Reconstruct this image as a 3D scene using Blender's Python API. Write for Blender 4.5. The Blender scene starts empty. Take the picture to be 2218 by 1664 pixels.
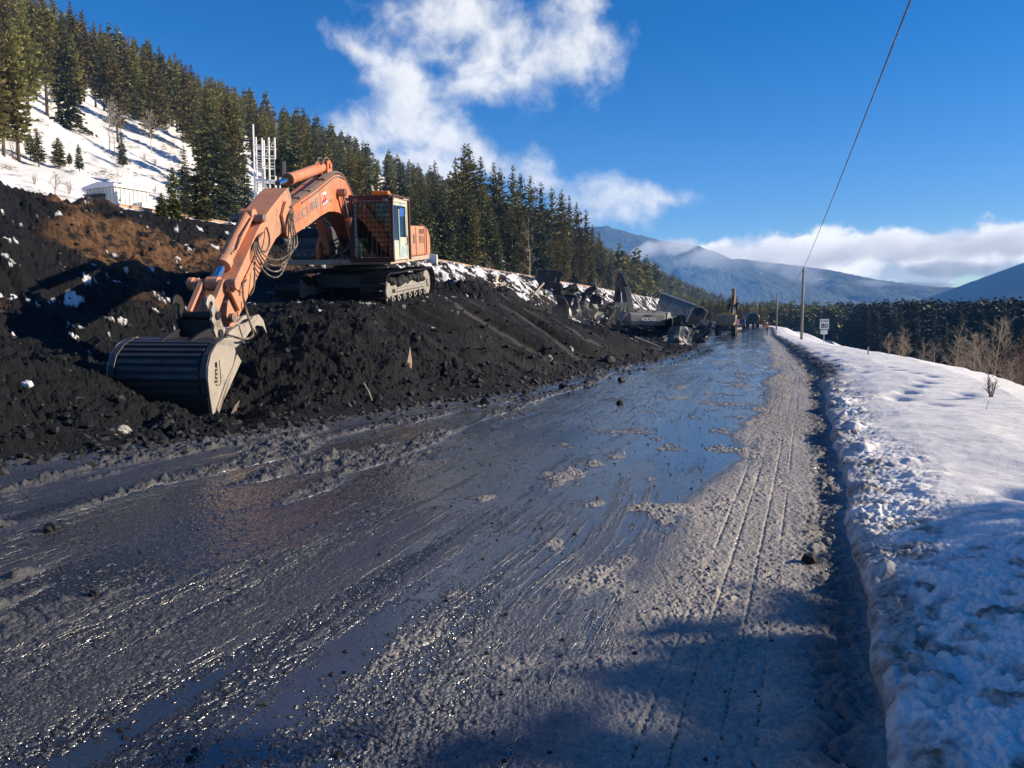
import bpy, bmesh, math, random
import numpy as np
from mathutils import Vector, Matrix
random.seed(7)
SC = bpy.context.scene
COL = SC.collection
R = math.radians

# ------------------------------------------------------------------ camera, sky, sun, exposure
FPX, EYE, PITCH = 1666.0, 1.65, math.atan(144 / 1666.0)
cam_d = bpy.data.cameras.new('camera')
cam = bpy.data.objects.new('camera', cam_d)
COL.objects.link(cam)
cam.location = (0, 0, EYE)
cam.rotation_euler = (R(90) - PITCH, 0, 0)
cam_d.sensor_width = 36.0
cam_d.lens = 36.0 * FPX / 2218.0
cam_d.clip_start, cam_d.clip_end = 0.1, 12000
SC.camera = cam
SC.view_settings.view_transform = 'Standard'
SC.view_settings.look = 'None'
SC.view_settings.exposure = 0.88
SC.view_settings.gamma = 1.0
cy = SC.cycles
cy.use_denoising = True
cy.max_bounces = 16
cy.diffuse_bounces = 3
cy.glossy_bounces = 3
cy.transmission_bounces = 4
cy.transparent_max_bounces = 12
cy.volume_bounces = 14
cy.sample_clamp_indirect = 6.0
cy.volume_step_rate = 1.0

SUN_EL, SUN_AZ = R(23.5), R(87)          # azimuth clockwise from +Y: the sun stands to the right of the road
sun_dir = Vector((math.sin(SUN_AZ) * math.cos(SUN_EL), math.cos(SUN_AZ) * math.cos(SUN_EL), math.sin(SUN_EL)))
sl = bpy.data.lights.new('sun', 'SUN')
sl.energy = 5.0
sl.angle = R(0.53)
sl.color = (1.0, 0.85, 0.645)
so = bpy.data.objects.new('sun', sl)
COL.objects.link(so)
so.rotation_euler = sun_dir.to_track_quat('Z', 'Y').to_euler()


class NT:
    """small helper for writing node trees"""
    def __init__(self, tree):
        self.t = tree
        tree.nodes.clear()

    def n(self, typ, props=None, **ins):
        nd = self.t.nodes.new(typ)
        for k, v in (props or {}).items():
            setattr(nd, k, v)
        for k, v in ins.items():
            k = int(k[1:]) if k[0] == '_' and k[1:].isdigit() else k.replace('_', ' ')
            self.set(nd.inputs[k], v)
        return nd

    def set(self, sock, v):
        if hasattr(v, 'is_output') or isinstance(v, bpy.types.NodeSocket):
            self.t.links.new(v, sock)
        elif isinstance(v, bpy.types.Node):
            self.t.links.new(v.outputs[0], sock)
        else:
            sock.default_value = v

    def m(self, op, a, b=0.0, c=0.0, clamp=False):
        return self.n('ShaderNodeMath', dict(operation=op, use_clamp=clamp), _0=a, _1=b, _2=c).outputs[0]

    def vm(self, op, a, b=(0, 0, 0)):
        nd = self.n('ShaderNodeVectorMath', dict(operation=op), _0=a, _1=b)
        return nd.outputs['Value'] if op in ('LENGTH', 'DOT_PRODUCT', 'DISTANCE') else nd.outputs[0]

    def ss(self, x, lo, hi):
        return self.n('ShaderNodeMapRange', dict(interpolation_type='SMOOTHSTEP', clamp=True), _0=x, _1=lo, _2=hi, _3=0.0, _4=1.0).outputs[0]

    def noise(self, vec, scale, detail=4, rough=0.55, dist=0.0):
        return self.n('ShaderNodeTexNoise', None, Vector=vec, Scale=scale, Detail=detail, Roughness=rough, Distortion=dist).outputs[0]

    def mix(self, f, a, b, blend='MIX'):
        nd = self.t.nodes.new('ShaderNodeMix')
        nd.data_type = 'RGBA'
        nd.blend_type = blend
        self.set(nd.inputs[0], f)
        self.set(nd.inputs[6], a)
        self.set(nd.inputs[7], b)
        return nd.outputs[2]

    def blob(self, vec, loc, scale, rot=0.0):
        mp = self.n('ShaderNodeMapping', dict(vector_type='TEXTURE'), Vector=vec, Location=loc, Rotation=(0, 0, rot) if len(loc) == 3 else rot, Scale=scale)
        return self.m('SUBTRACT', 1.0, self.vm('LENGTH', mp.outputs[0]))

    def maxall(self, xs):
        r = xs[0]
        for x in xs[1:]:
            r = self.n('ShaderNodeMath', dict(operation='SMOOTH_MAX'), _0=r, _1=x, _2=0.25).outputs[0]
        return r


def ray(px, py):
    a, b = (px - 1109) / FPX, (832 - py) / FPX
    return np.array([a, math.cos(PITCH) + b * math.sin(PITCH), -math.sin(PITCH) + b * math.cos(PITCH)])


def at(px, py, D):
    """the point of the place at distance D ahead in a given direction (used for measuring only)"""
    r = ray(px, py)
    q = r * D / r[1]
    return (q[0], q[1], q[2] + EYE)


def uv(px, py):
    r = ray(px, py)
    return r[0] / r[1], r[2] / r[1]


def c4(r, g=None, b=None):
    return (r, r, r, 1) if g is None else (r, g, b, 1)


world = bpy.data.worlds.new('World')
SC.world = world
world.use_nodes = True
w = NT(world.node_tree)
sky = w.n('ShaderNodeTexSky', dict(sky_type='NISHITA', sun_disc=False, sun_elevation=SUN_EL, sun_rotation=SUN_AZ,
                                  altitude=1200.0, air_density=1.0, dust_density=0.35, ozone_density=2.2))
hs = w.n('ShaderNodeHueSaturation', None, Hue=0.512, Saturation=1.5, Value=1.0, Color=sky.outputs[0])
tc = w.n('ShaderNodeTexCoord')
sx = w.n('ShaderNodeSeparateXYZ', None, _0=tc.outputs['Generated'])
yy = w.m('MAXIMUM', sx.outputs[1], 0.05)
front = w.ss(sx.outputs[1], 0.06, 0.2)
U = w.m('DIVIDE', sx.outputs[0], yy)
V = w.m('DIVIDE', sx.outputs[2], yy)
P2 = w.n('ShaderNodeCombineXYZ', None, _0=U, _1=V, _2=0.0).outputs[0]
warp = w.n('ShaderNodeTexNoise', None, Vector=P2, Scale=9.0, Detail=3.0)
P3 = w.vm('ADD', P2, w.vm('SCALE', w.vm('SUBTRACT', warp.outputs['Color'], (0.5, 0.5, 0.5))))
P3.node.inputs[1].links[0].from_node.inputs['Scale'].default_value = 0.055


def wblob(px, py, rx, ry, rot=0, vec=None):
    u, v = uv(px, py)
    return w.blob(vec or P3, (u, v, 0), (rx / FPX, ry / FPX, 1.0), R(rot))


CLOUDS = [  # px centre, radii, tilt of each cumulus lobe (sky directions)
    (960, 40, 190, 150, 0), (1060, 110, 210, 130, -25), (1150, 130, 190, 110, 0), (1255, 70, 130, 150, 0), (1010, 20, 150, 90, 0), (1030, 190, 120, 70, 10),
    (790, 105, 130, 50, -38), (870, 165, 140, 100, -45), (890, 250, 130, 140, 0), (800, 295, 190, 100, 15), (960, 300, 120, 80, -35),
    (860, 350, 230, 75, 0), (950, 375, 170, 60, -10), (1050, 345, 120, 50, -25), (1170, 385, 90, 60, -20),
    (1290, 440, 150, 70, 0), (1370, 425, 150, 62, 0), (1260, 470, 110, 55, 0), (1450, 425, 110, 32, -5),
    ]
BANK = [(1570, 558, 110, 34, 0), (1660, 560, 180, 42, 0), (1740, 552, 170, 56, 0), (1850, 570, 240, 50, 0), (1980, 560, 230, 62, 0), (2180, 548, 250, 72, 0), (2400, 548, 250, 80, 0), (1980, 606, 120, 14, 0)]
FB = w.noise(P3, 13.0, 7, 0.6)
field = w.maxall([wblob(*c) for c in CLOUDS])
bank = w.maxall([wblob(*c) for c in BANK])
dens = w.m('ADD', field, w.m('MULTIPLY', w.m('SUBTRACT', FB, 0.52), 2.3))
bdens = w.m('ADD', w.m('MULTIPLY', bank, 1.35), w.m('MULTIPLY', w.m('SUBTRACT', FB, 0.48), 2.7))
alpha = w.m('MULTIPLY', w.m('MAXIMUM', w.ss(dens, 0.0, 0.95), w.ss(bdens, 0.0, 0.5)), front)
# the sunlit flank: cloud thickness compared with the thickness a little nearer to the sun
off = w.vm('ADD', P3, (0.02, 0.012, 0))
FB2 = w.noise(off, 13.0, 5, 0.6)
shade = w.m('ADD', 0.62, w.m('MULTIPLY', w.m('SUBTRACT', FB, FB2), 1.6))
shade = w.m('ADD', shade, w.m('MULTIPLY', w.ss(dens, 0.2, 1.3), 0.25), clamp=True)
up = w.vm('ADD', P3, (0.006, 0.034, 0))
over = w.maxall([wblob(*c, vec=up) for c in BANK])       # cloud standing above takes the light from the base of the bank
base = w.ss(w.m('ADD', over, w.m('MULTIPLY', w.m('SUBTRACT', FB, .5), 1.2)), .30, .75)
ccol = w.mix(shade, c4(4.1, 4.6, 5.3), c4(8.0, 7.8, 7.5))
bcol = w.mix(base, c4(10.4, 10.1, 9.5), c4(4.8, 5.4, 6.2))
ccol = w.mix(w.ss(bdens, 0.0, 0.5), ccol, bcol)
wcol = w.mix(alpha, hs.outputs[0], ccol)
bg = w.n('ShaderNodeBackground', None, Color=wcol, Strength=0.072)
w.n('ShaderNodeOutputWorld', None, Surface=bg.outputs[0])


# ------------------------------------------------------------------ tags and mesh building
def tag(o, label=None, cat=None, group=None, kind=None):
    for k, v in (('label', label), ('category', cat), ('group', group), ('kind', kind)):
        if v:
            o[k] = v
    return o


def empty(name, loc=(0, 0, 0), rot=(0, 0, 0)):
    o = bpy.data.objects.new(name, None)
    o.empty_display_size = 0.2
    o.location = loc
    o.rotation_euler = rot
    COL.objects.link(o)
    return o


class MB:
    """collects boxes, prisms and tubes; build() links them as ONE mesh object"""
    def __init__(self):
        self.v, self.f = [], []

    def add(self, vs, fs):
        o = len(self.v)
        self.v += [tuple(float(c) for c in p) for p in vs]
        self.f += [tuple(i + o for i in f) for f in fs]
        return self

    def box(self, c, s, rot=None):
        hx, hy, hz = s[0] / 2, s[1] / 2, s[2] / 2
        vs = [Vector((x, y, z)) for x in (-hx, hx) for y in (-hy, hy) for z in (-hz, hz)]
        if rot is not None:
            m = rot if isinstance(rot, Matrix) else Matrix.Rotation(rot[2], 3, 'Z') @ Matrix.Rotation(rot[1], 3, 'Y') @ Matrix.Rotation(rot[0], 3, 'X')
            vs = [m @ p for p in vs]
        return self.add([(p[0] + c[0], p[1] + c[1], p[2] + c[2]) for p in vs],
                        [(0, 1, 3, 2), (4, 6, 7, 5), (0, 4, 5, 1), (2, 3, 7, 6), (0, 2, 6, 4), (1, 5, 7, 3)])

    def cyl(self, a, b, r0, r1=None, n=12, cap=True):
        r1 = r0 if r1 is None else r1
        a, b = Vector(a), Vector(b)
        d = (b - a).normalized()
        x = d.orthogonal().normalized()
        y = d.cross(x)
        vs = []
        for p, r in ((a, r0), (b, r1)):
            for i in range(n):
                t = 2 * math.pi * i / n
                vs.append(p + x * (r * math.cos(t)) + y * (r * math.sin(t)))
        fs = [(i, (i + 1) % n, n + (i + 1) % n, n + i) for i in range(n)]
        if cap:
            fs += [tuple(range(n - 1, -1, -1)), tuple(range(n, 2 * n))]
        return self.add(vs, fs)

    def tube(self, pts, r, n=8, smooth=0):
        P = [Vector(p) for p in pts]
        for _ in range(smooth):
            Q = [P[0]]
            for a, b in zip(P, P[1:]):
                Q += [a * .75 + b * .25, a * .25 + b * .75]
            P = Q + [P[-1]]
        rr = r if isinstance(r, (list, tuple)) else [r] * len(P)
        if len(rr) != len(P):
            rr = list(np.interp(np.linspace(0, 1, len(P)), np.linspace(0, 1, len(rr)), rr))
        vs, fs = [], []
        x = None
        for i, p in enumerate(P):
            d = (P[min(i + 1, len(P) - 1)] - P[max(i - 1, 0)]).normalized()
            x = d.orthogonal().normalized() if x is None else (x - d * x.dot(d)).normalized()
            y = d.cross(x)
            for k in range(n):
                t = 2 * math.pi * k / n
                vs.append(p + x * (rr[i] * math.cos(t)) + y * (rr[i] * math.sin(t)))
        for i in range(len(P) - 1):
            for k in range(n):
                fs.append((i * n + k, i * n + (k + 1) % n, (i + 1) * n + (k + 1) % n, (i + 1) * n + k))
        fs += [tuple(range(n - 1, -1, -1)), tuple(range((len(P) - 1) * n, len(P) * n))]
        return self.add(vs, fs)

    def prism(self, poly, y0, y1, frame=None):
        """polygon in the local x-z plane, thick from y0 to y1; frame maps (x, y, z) to a point"""
        n = len(poly)
        fr = frame or (lambda x, y, z: (x, y, z))
        vs = [fr(p[0], y0, p[1]) for p in poly] + [fr(p[0], y1, p[1]) for p in poly]
        fs = [tuple(range(n)), tuple(range(2 * n - 1, n - 1, -1))]
        fs += [(i, n + i, n + (i + 1) % n, (i + 1) % n) for i in range(n)]
        return self.add(vs, fs)

    def sphere(self, c, r, n=10, m=6, sc=(1, 1, 1)):
        vs = [(c[0], c[1], c[2] + r * sc[2])]
        for j in range(1, m):
            ph = math.pi * j / m
            for i in range(n):
                th = 2 * math.pi * i / n
                vs.append((c[0] + r * sc[0] * math.sin(ph) * math.cos(th), c[1] + r * sc[1] * math.sin(ph) * math.sin(th), c[2] + r * sc[2] * math.cos(ph)))
        vs.append((c[0], c[1], c[2] - r * sc[2]))
        fs = [(0, 1 + i, 1 + (i + 1) % n) for i in range(n)]
        for j in range(m - 2):
            for i in range(n):
                a = 1 + j * n
                fs.append((a + i, a + n + i, a + n + (i + 1) % n, a + (i + 1) % n))
        e = len(vs) - 1
        a = 1 + (m - 2) * n
        fs += [(a + i, e, a + (i + 1) % n) for i in range(n)]
        return self.add(vs, fs)

    def build(self, name, mat, parent=None, bevel=0.0, smooth=False, loc=None, rot=None):
        me = bpy.data.meshes.new(name)
        me.from_pydata(self.v, [], self.f)
        bm = bmesh.new()
        bm.from_mesh(me)
        bmesh.ops.recalc_face_normals(bm, faces=bm.faces)
        bm.to_mesh(me)
        bm.free()
        if smooth:
            me.polygons.foreach_set('use_smooth', [True] * len(me.polygons))
        if mat:
            me.materials.append(mat)
        o = bpy.data.objects.new(name, me)
        COL.objects.link(o)
        if parent:
            o.parent = parent
        if loc:
            o.location = loc
        if rot:
            o.rotation_euler = rot
        if bevel:
            b = o.modifiers.new('bevel', 'BEVEL')
            b.width = bevel
            b.segments = 2
            b.limit_method = 'ANGLE'
            b.angle_limit = R(40)
        return o


def fast_mesh(name, V, F, mat, attrs=None, smooth=True, parent=None):
    """V (n,3), F (m,4 or 3) numpy -> linked object"""
    me = bpy.data.meshes.new(name)
    V = np.ascontiguousarray(V, dtype=np.float32)
    F = np.ascontiguousarray(F, dtype=np.int32)
    k = F.shape[1]
    me.vertices.add(len(V))
    me.vertices.foreach_set('co', V.ravel())
    me.loops.add(F.size)
    me.loops.foreach_set('vertex_index', F.ravel())
    me.polygons.add(len(F))
    me.polygons.foreach_set('loop_start', np.arange(0, F.size, k, dtype=np.int32))
    me.polygons.foreach_set('use_smooth', np.full(len(F), smooth, dtype=bool))
    for nm, A in (attrs or {}).items():
        at_ = me.attributes.new(nm, 'FLOAT_COLOR', 'POINT')
        at_.data.foreach_set('color', np.ascontiguousarray(A, dtype=np.float32).ravel())
    me.update(calc_edges=True)
    me.validate()
    if mat:
        me.materials.append(mat)
    o = bpy.data.objects.new(name, me)
    COL.objects.link(o)
    if parent:
        o.parent = parent
    return o


def copy_tree(o, parent=None):
    c = o.copy()
    COL.objects.link(c)
    c.parent = parent
    for ch in [q for q in o.children]:
        copy_tree(ch, c)
    return c


# ------------------------------------------------------------------ noise
_rng = np.random.RandomState(11)
_perm = _rng.permutation(1024).astype(np.int32)
_ang = _rng.rand(1024) * 2 * np.pi
_gx, _gy = np.cos(_ang).astype(np.float32), np.sin(_ang).astype(np.float32)


def pn(x, y, seed=0):
    x = np.asarray(x, np.float32) + np.float32(seed * 17.31)
    y = np.asarray(y, np.float32) + np.float32(seed * 7.77)
    xi, yi = np.floor(x).astype(np.int32), np.floor(y).astype(np.int32)
    fx, fy = x - xi, y - yi
    ux = fx * fx * fx * (fx * (fx * 6 - 15) + 10)
    uy = fy * fy * fy * (fy * (fy * 6 - 15) + 10)

    def g(ix, iy, dx, dy):
        h = _perm[(_perm[ix & 1023] + iy) & 1023]
        return _gx[h] * dx + _gy[h] * dy
    a = g(xi, yi, fx, fy)
    b = g(xi + 1, yi, fx - 1, fy)
    c = g(xi, yi + 1, fx, fy - 1)
    d = g(xi + 1, yi + 1, fx - 1, fy - 1)
    return ((a + ux * (b - a)) * (1 - uy) + (c + ux * (d - c)) * uy) * 1.5


def fbm(x, y, o=3, seed=0, gain=0.5):
    r, a, f = 0, 1.0, 1.0
    for i in range(o):
        r = r + a * pn(x * f, y * f, seed + i)
        a *= gain
        f *= 2.03
    return r


def bil(x, y, seed=0):
    return np.abs(pn(x, y, seed)) * 2 - 0.45


def sst(x, a, b):
    q = np.clip((x - a) / (b - a), 0, 1)
    return q * q * (3 - 2 * q)


# ------------------------------------------------------------------ the lie of the land
DS, DN = (0.314, 0.949), (-0.949, 0.314)          # along the road / to its left


def st(x, y):
    return DS[0] * x + DS[1] * y, DN[0] * x + DN[1] * y


def xy(s, t):
    return DS[0] * s + DN[0] * t, DS[1] * s + DN[1] * t


def I(s, *kv):
    return np.interp(s, [k for k, _ in kv], [v for _, v in kv]).astype(np.float32)


def zroad(s):
    return I(s, (-60, 0), (22, 0), (60, -.32), (110, -.8), (160, -.45), (260, 0), (2500, 0))


def toe_t(s):
    return I(s, (-20, 10.5), (0, 9.4), (6.5, 8.2), (9.3, 6.9), (12.9, 6.3), (16, 5.3), (24, 5.0), (34, 4.1), (48, 4.2), (110, 7.4), (200, 8))


def edge_s(s):
    return I(s, (0, -.42), (3, -.50), (9, -.78), (24, -1.45), (53, -1.25), (110, -.7), (200, -.7))


def edge_t(s):
    return edge_s(s) + .07 * pn(s * .45, 0 * s + 3.3, 4) + .03 * pn(s * 2.3, 0 * s + 9.1, 5)


def ground(x, y, detail=True):
    x = np.asarray(x, np.float32)
    y = np.asarray(y, np.float32)
    s, t0 = st(x, y)
    bend = .003 * np.maximum(s - 150, 0) ** 2
    bend = np.minimum(bend, 30)
    t = t0 - bend
    n = len(x)
    rad = np.hypot(x, y)
    mask = np.zeros((n, 4), np.float32)
    mask[:, 3] = 1
    zr = zroad(s)
    toe = toe_t(s) + .25 * pn(s * .5, s * 0 + 1.7, 8) + .12 * pn(s * 1.7, s * 0 + 4.2, 9)
    er = edge_t(s)
    z = zr.copy()
    # --- left of the road: spoil slope, bench, railway bank, hill
    ct = I(s, (-20, 14), (0, 12.5), (10, 11.5), (14, 10.2), (17, 9.2), (25, 9.2), (30, 9.2), (32, 8.7), (34, 7.5), (38, 6.7), (48, 8.2), (60, 9), (110, 12))
    cz = I(s, (-20, 1.2), (0, 1.3), (10, 1.05), (14, 1.55), (17, 1.90), (25, 2.42), (28, 2.5), (30, 2.3), (32, 1.8), (34, 1.2), (38, .6), (42, .4), (46, .35), (53, .15), (68, .15), (80, 1.3), (110, 1.4))
    bt = I(s, (-20, 17), (0, 16), (10, 15.5), (17, 14.2), (24, 14.2), (36, 14), (50, 14.2), (110, 17))
    bz = I(s, (-20, 2.5), (0, 2.6), (10, 2.2), (17, 2.3), (24, 2.9), (30, 2.7), (36, 2.0), (42, 1.7), (50, 1.8), (62, 1.7), (80, 2.6), (110, 2.6))
    knots = [(toe, zr), (ct, cz), (bt, bz)] + [(np.float32(a), np.float32(b)) for a, b in
             ((19.2, 5.0), (19.8, 5.2), (22.4, 5.2), (24.5, 4.9), (30, 5.9), (45, 9.3), (70, 19.5), (110, 38), (160, 62), (220, 85), (300, 100), (900, 100))]
    far = sst(s, 150, 320)
    tl = t + bend * sst(t0, 10, 42)
    for (ta, za), (tb, zb) in zip(knots, knots[1:]):
        z = z + np.clip((tl - ta) / np.maximum(tb - ta, .01), 0, 1) * (zb - za)
    # --- right: snow bank, drop to the valley
    d = er - t
    hs_ = I(s, (0, .85), (9, .95), (18, 1.2), (30, 1.25), (60, .75), (110, .7), (160, .8))
    dw = d * I(s, (28, 1), (55, 1.4))
    bank = I(dw, (-.01, 0), (.04, .085), (.12, .11), (.45, .17), (.9, .25), (1.6, .31), (2.9, .32), (4.2, .12), (5.2, -.35), (6.5, -1.1)) * hs_ + I(d, (6.5, 0), (10, -1.6), (40, -15), (120, -16), (400, -12), (900, -6))
    bank = bank * (1 - sst(s, 330, 420) * .0)
    z = np.where(d > 0, zr + bank, z)
    # right-hand mountain spur
    spur = np.clip(.46 * (x - 882), 0, 280) * sst(y, 1200, 1750)
    z = z + np.where(x > 800, spur, 0)
    z = z.astype(np.float32)
    cls = np.where(tl > 19.5, 4, np.where(t > toe - .05, 3, np.where(d < 0, 0, np.where(d < 8.5, 1, 2))))
    cls = np.where((s > 190) & (cls < 4), 2, cls)
    if not detail:
        return z, cls, mask
    # ----- road
    i = np.where((cls == 0) & (rad < 220))[0]
    X, Y, S, T = x[i], y[i], s[i], t[i]
    fd = 1 - sst(rad[i], 30, 90)
    g1 = pn(T * 4.2, S * .22, 21)
    streak = .003 * g1 + .0018 * pn(T * 11, S * .30, 22) + .0012 * pn(T * 24, S * .8, 23)
    RM = sst(fbm(T * .55, S * .13, 2, 24), -.35, .45)
    grain = .002 * bil(X * 8, Y * 8, 25) + .0032 * bil(X * 19, Y * 19, 26) + .0028 * bil(X * 41, Y * 41, 27)
    h = streak * (1 - .55 * sst(T, 2.2, 3.4) * (1 - sst(S, 7, 12))) + grain * (.5 + 1.4 * RM) + .006 * fbm(T * .8, S * .2, 2, 28)
    # wide wheel lanes where water stands
    lane = np.exp(-((T - 2.1 - .3 * pn(S * .1, S * 0, 29)) / .45) ** 2) * .0025 + np.exp(-((T - .95) / .55) ** 2) * .005 * sst(S, 7, 12) + np.exp(-((T - 4.0) / .5) ** 2) * .004
    h -= lane
    # tan slush pads
    pad = sst(fbm(T * 1.7, S * .95, 3, 30) - .18 * np.abs(T - .7), .08, .62) * sst(T, er[i] + .25, er[i] + .6) * (1 - sst(T, 2.2, 3.4)) * sst(S, 2, 4) * (1 - sst(S, 30, 48))
    h += pad * (.004 + .010 * bil(X * 11, Y * 11, 31) + .009 * bil(X * 27, Y * 27, 32))
    # rutted shoulder beside the snow
    q = T - er[i]
    sh = 1 - sst(q, .95 + .25 * pn(S * .5, S * 0, 33), 1.35 + .25 * pn(S * .5, S * 0, 33))
    q2 = T - edge_s(S)
    groove = sum(np.exp(-((q2 - a - .006 * pn(S * .25, S * 0, 34)) / .009) ** 2) for a in (.50, .63, .80, .93)) * sst(pn(S * .35, q2 * 2, 48), -.35, .1)
    tread = np.sin(S * 48 + 2.5 * np.sin(q2 * 30)) * sst(np.abs(q2 - .72), .26, .18) * sst(pn(S * .3, q2, 49), -.2, .2)
    h += sh * (.008 + .006 * pn(T * 3, S * .8, 36) + .006 * bil(X * 14, Y * 14, 37) + .005 * bil(X * 30, Y * 30, 46) + .0035 * tread - .008 * groove)
    gut = np.exp(-((q - .17) / .14) ** 2)
    h += gut * (-.012 + .030 * bil(X * 4, Y * 4, 38) + .02 * bil(X * 12, Y * 12, 47))
    # windrows of mud along the left
    lm = sst(T, 3.1, 4.6) * (1 - sst(S, 26, 44))
    row = sst(fbm(T * 1.5, S * .3, 3, 39), .05, .4) * lm
    row = np.maximum(row, sst(T - toe[i], -.9, .1) * .9)
    h += row * (.03 + .03 * bil(X * 3.2, Y * 3.2, 40) + .028 * bil(X * 8, Y * 8, 41) + .018 * bil(X * 20, Y * 20, 42))
    farmud = sst(fbm(T * 1.1, S * .16, 3, 43), .15, .5) * sst(S, 18, 30)
    h += farmud * (.01 + .012 * bil(X * 5, Y * 5, 44))
    lev = -.0025 + .003 * pn(S * .13, T * .4, 45) + .0010 * sst(S, 10, 20) - .02 * gut
    wet = sst(lev - h, -.0022, .0008)
    hh = np.maximum(h, lev)
    z[i] += hh * (1 + .8 * sst(S, 12, 30)) * (0.5 + .5 * fd)
    mask[i, 0] = wet
    mask[i, 1] = np.clip(pad * .75 + sh * .8 * (1 - gut * .6) + farmud * .15, 0, 1)
    mask[i, 2] = np.clip(row + RM * .25 + gut * .8, 0, 1)
    # ----- snow bank
    i = np.where((cls == 1) & (rad < 260))[0]
    X, Y, S, Dd = x[i], y[i], s[i], d[i]
    near = 1 - sst(rad[i] + 1.2 * fbm(X * .5, Y * .5, 2, 64), 4.6, 8.2)
    edge = 1 - sst(Dd, .25 + .2 * pn(S * .6, S * 0, 50), .95 + .35 * pn(S * .6, S * 0, 50))
    cr = np.clip(near * 1.0 + edge * .75, 0, 1.15) * sst(Dd, .0, .15)
    rough = .016 * fbm(X * 2.3, Y * 2.3, 2, 51) + .016 * bil(X * 6, Y * 6, 52) + .014 * bil(X * 13, Y * 13, 53) + .010 * pn(X * 31, Y * 31, 54) + .006 * pn(X * 60, Y * 60, 65)
    lump = sst(fbm(X * .9, Y * .9, 2, 55), .2, .5) * edge
    sm = .05 * fbm(X * .35, Y * .35, 3, 56) + .010 * fbm(X * 2.4, Y * 2.4, 2, 57) + .004 * pn(X * 9, Y * 9, 58)
    scal = sst(S, 18, 30) * np.clip(1 - np.abs(Dd - .7) / 1.0, 0, 1)
    foot = np.zeros_like(X)
    for (fx, fy) in FOOT:
        foot -= .07 * np.exp(-(((X - fx) / .13) ** 2 + ((Y - fy) / .30) ** 2))
    z[i] += cr * rough + sm + lump * (.05 + .05 * bil(X * 4, Y * 4, 59)) + scal * (.07 * fbm(S * .9 + Dd, Dd * 1.2, 2, 60)) + foot
    mask[i, 0] = np.clip(.15 + .9 * cr * sst(bil(X * 5, Y * 5, 61) + .5 * fbm(X * 1.3, Y * 1.3, 2, 62), .0, .55) + .95 * edge * sst(.33 - Dd, 0, .3), 0, 1)
    mask[i, 1] = sst(S, 14, 24) * (1 - sst(Dd, .35, .75 + .3 * pn(S * .9, S * 0, 63)))  # mask of the dark road-side face: dirt line plus painted shade
    # ----- spoil slope and bank
    i = np.where((cls == 3) & (rad < 260))[0]
    X, Y, S, T = x[i], y[i], s[i], t[i]
    env = sst(T - toe[i], -.3, 1.1) * (1 - .75 * sst(T, 18.6, 19.7) * sst(S, 17, 22))
    slip = sst(S, 15.5, 19) * (1 - sst(S, 42, 50)) * sst(T - toe[i], .2, 1.0) * (1 - sst(T - ct[i], -.5, .7))
    exc = np.exp(-(((S - 20.4) / 3.6) ** 4 + ((T - 11.5) / 3.0) ** 4))         # flattened where the machine stands
    calm = (1 - .68 * slip) * (1 - .8 * exc)
    wx, wy = X + .25 * pn(X * .9, Y * .9, 70), Y + .25 * pn(X * .9, Y * .9, 71)
    clods = .20 * fbm(wx * .75, wy * .75, 2, 72) + .09 * bil(wx * 1.6, wy * 1.6, 73) + .05 * bil(wx * 3.6, wy * 3.6, 74) + .036 * bil(X * 8, Y * 8, 75) + .024 * bil(X * 17, Y * 17, 76) + .014 * bil(X * 36, Y * 36, 87)
    big = .28 * fbm(X * .17, Y * .17, 2, 77)
    rs = S + .5 * pn(S * .35, T * .35, 78) + .25 * (T - toe[i]) * pn(S * .2, T * 0, 84)
    rill = 0.34 * (bil(rs * .85, T * .12, 79) - .5) + .15 * pn(rs * 2.6, T * .3, 80)
    pit = -.75 * np.exp(-(((S - 13.5) / 2.6) ** 2 + ((T - 12.3) / 1.9) ** 2)) - .35 * np.exp(-(((S - 10.8) / 1.3) ** 2 + ((T - 9.0) / 1.1) ** 2))
    hump = .5 * np.exp(-(((S - 7.5) / 1.8) ** 2 + ((T - 10.5) / 1.5) ** 2)) + .45 * np.exp(-(((S - 14.2) / 1.1) ** 2 + ((T - 8.2) / 1.0) ** 2))
    hollow = (1 - exc)
    z[i] += env * (clods * calm + big * hollow * (1 - .5 * slip) + rill * slip + (pit + hump))
    bn = fbm(X * .28, Y * .28, 3, 81) + .35 * fbm(S * .12, T * .9, 3, 85)
    brown = .95 * sst(.7 * bn + .75 * np.exp(-((T - 18.4 + .16 * (S - 6)) / 1.15) ** 2) - .22, .05, .5) * sst(T, 13.8, 15.2) * (1 - sst(S, 21, 27)) * (1 - sst(T, 18.9, 19.5))
    sn = np.where(S > 25, fbm(X * .75, Y * .75, 5, 88, .62), fbm(X * 1.9, Y * 1.9, 4, 82, .7))
    lo = .98 - .22 * sst(T, 12, 14) * (1 - sst(T, 15.5, 17)) * (1 - sst(S, 16, 20)) - .68 * sst(T, 14.6, 17.5) * sst(S, 26, 33) - .12 * sst(S, 42, 48) * sst(T, 9, 12)
    snow = sst(sn, lo, lo + .07)
    mask[i, 0] = np.clip(brown + .12 * sst(S, 22, 30) * sst(T, 12, 16), 0, 1)
    mask[i, 1] = snow * sst(T, ct[i] - 1, ct[i] + 1)
    mask[i, 2] = slip * sst(pn(rs * 1.1, T * .15, 83) + .6 * pn(rs * 3.3, T * .4, 86), .0, .75)
    z[i] += mask[i, 1] * .03
    # ----- hill
    i = np.where(cls == 4)[0]
    X, Y, T = x[i], y[i], t0[i]
    e = sst(T, 23, 32)
    z[i] += e * (.25 * fbm(X * .12, Y * .12, 3, 90) + sst(T, 40, 90) * 2.2 * fbm(X * .025, Y * .025, 3, 91)) + .06 * fbm(X * .7, Y * .7, 2, 92) + e * .35 * sst(fbm(X * .2, Y * .2, 2, 94), .1, .5)
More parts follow.
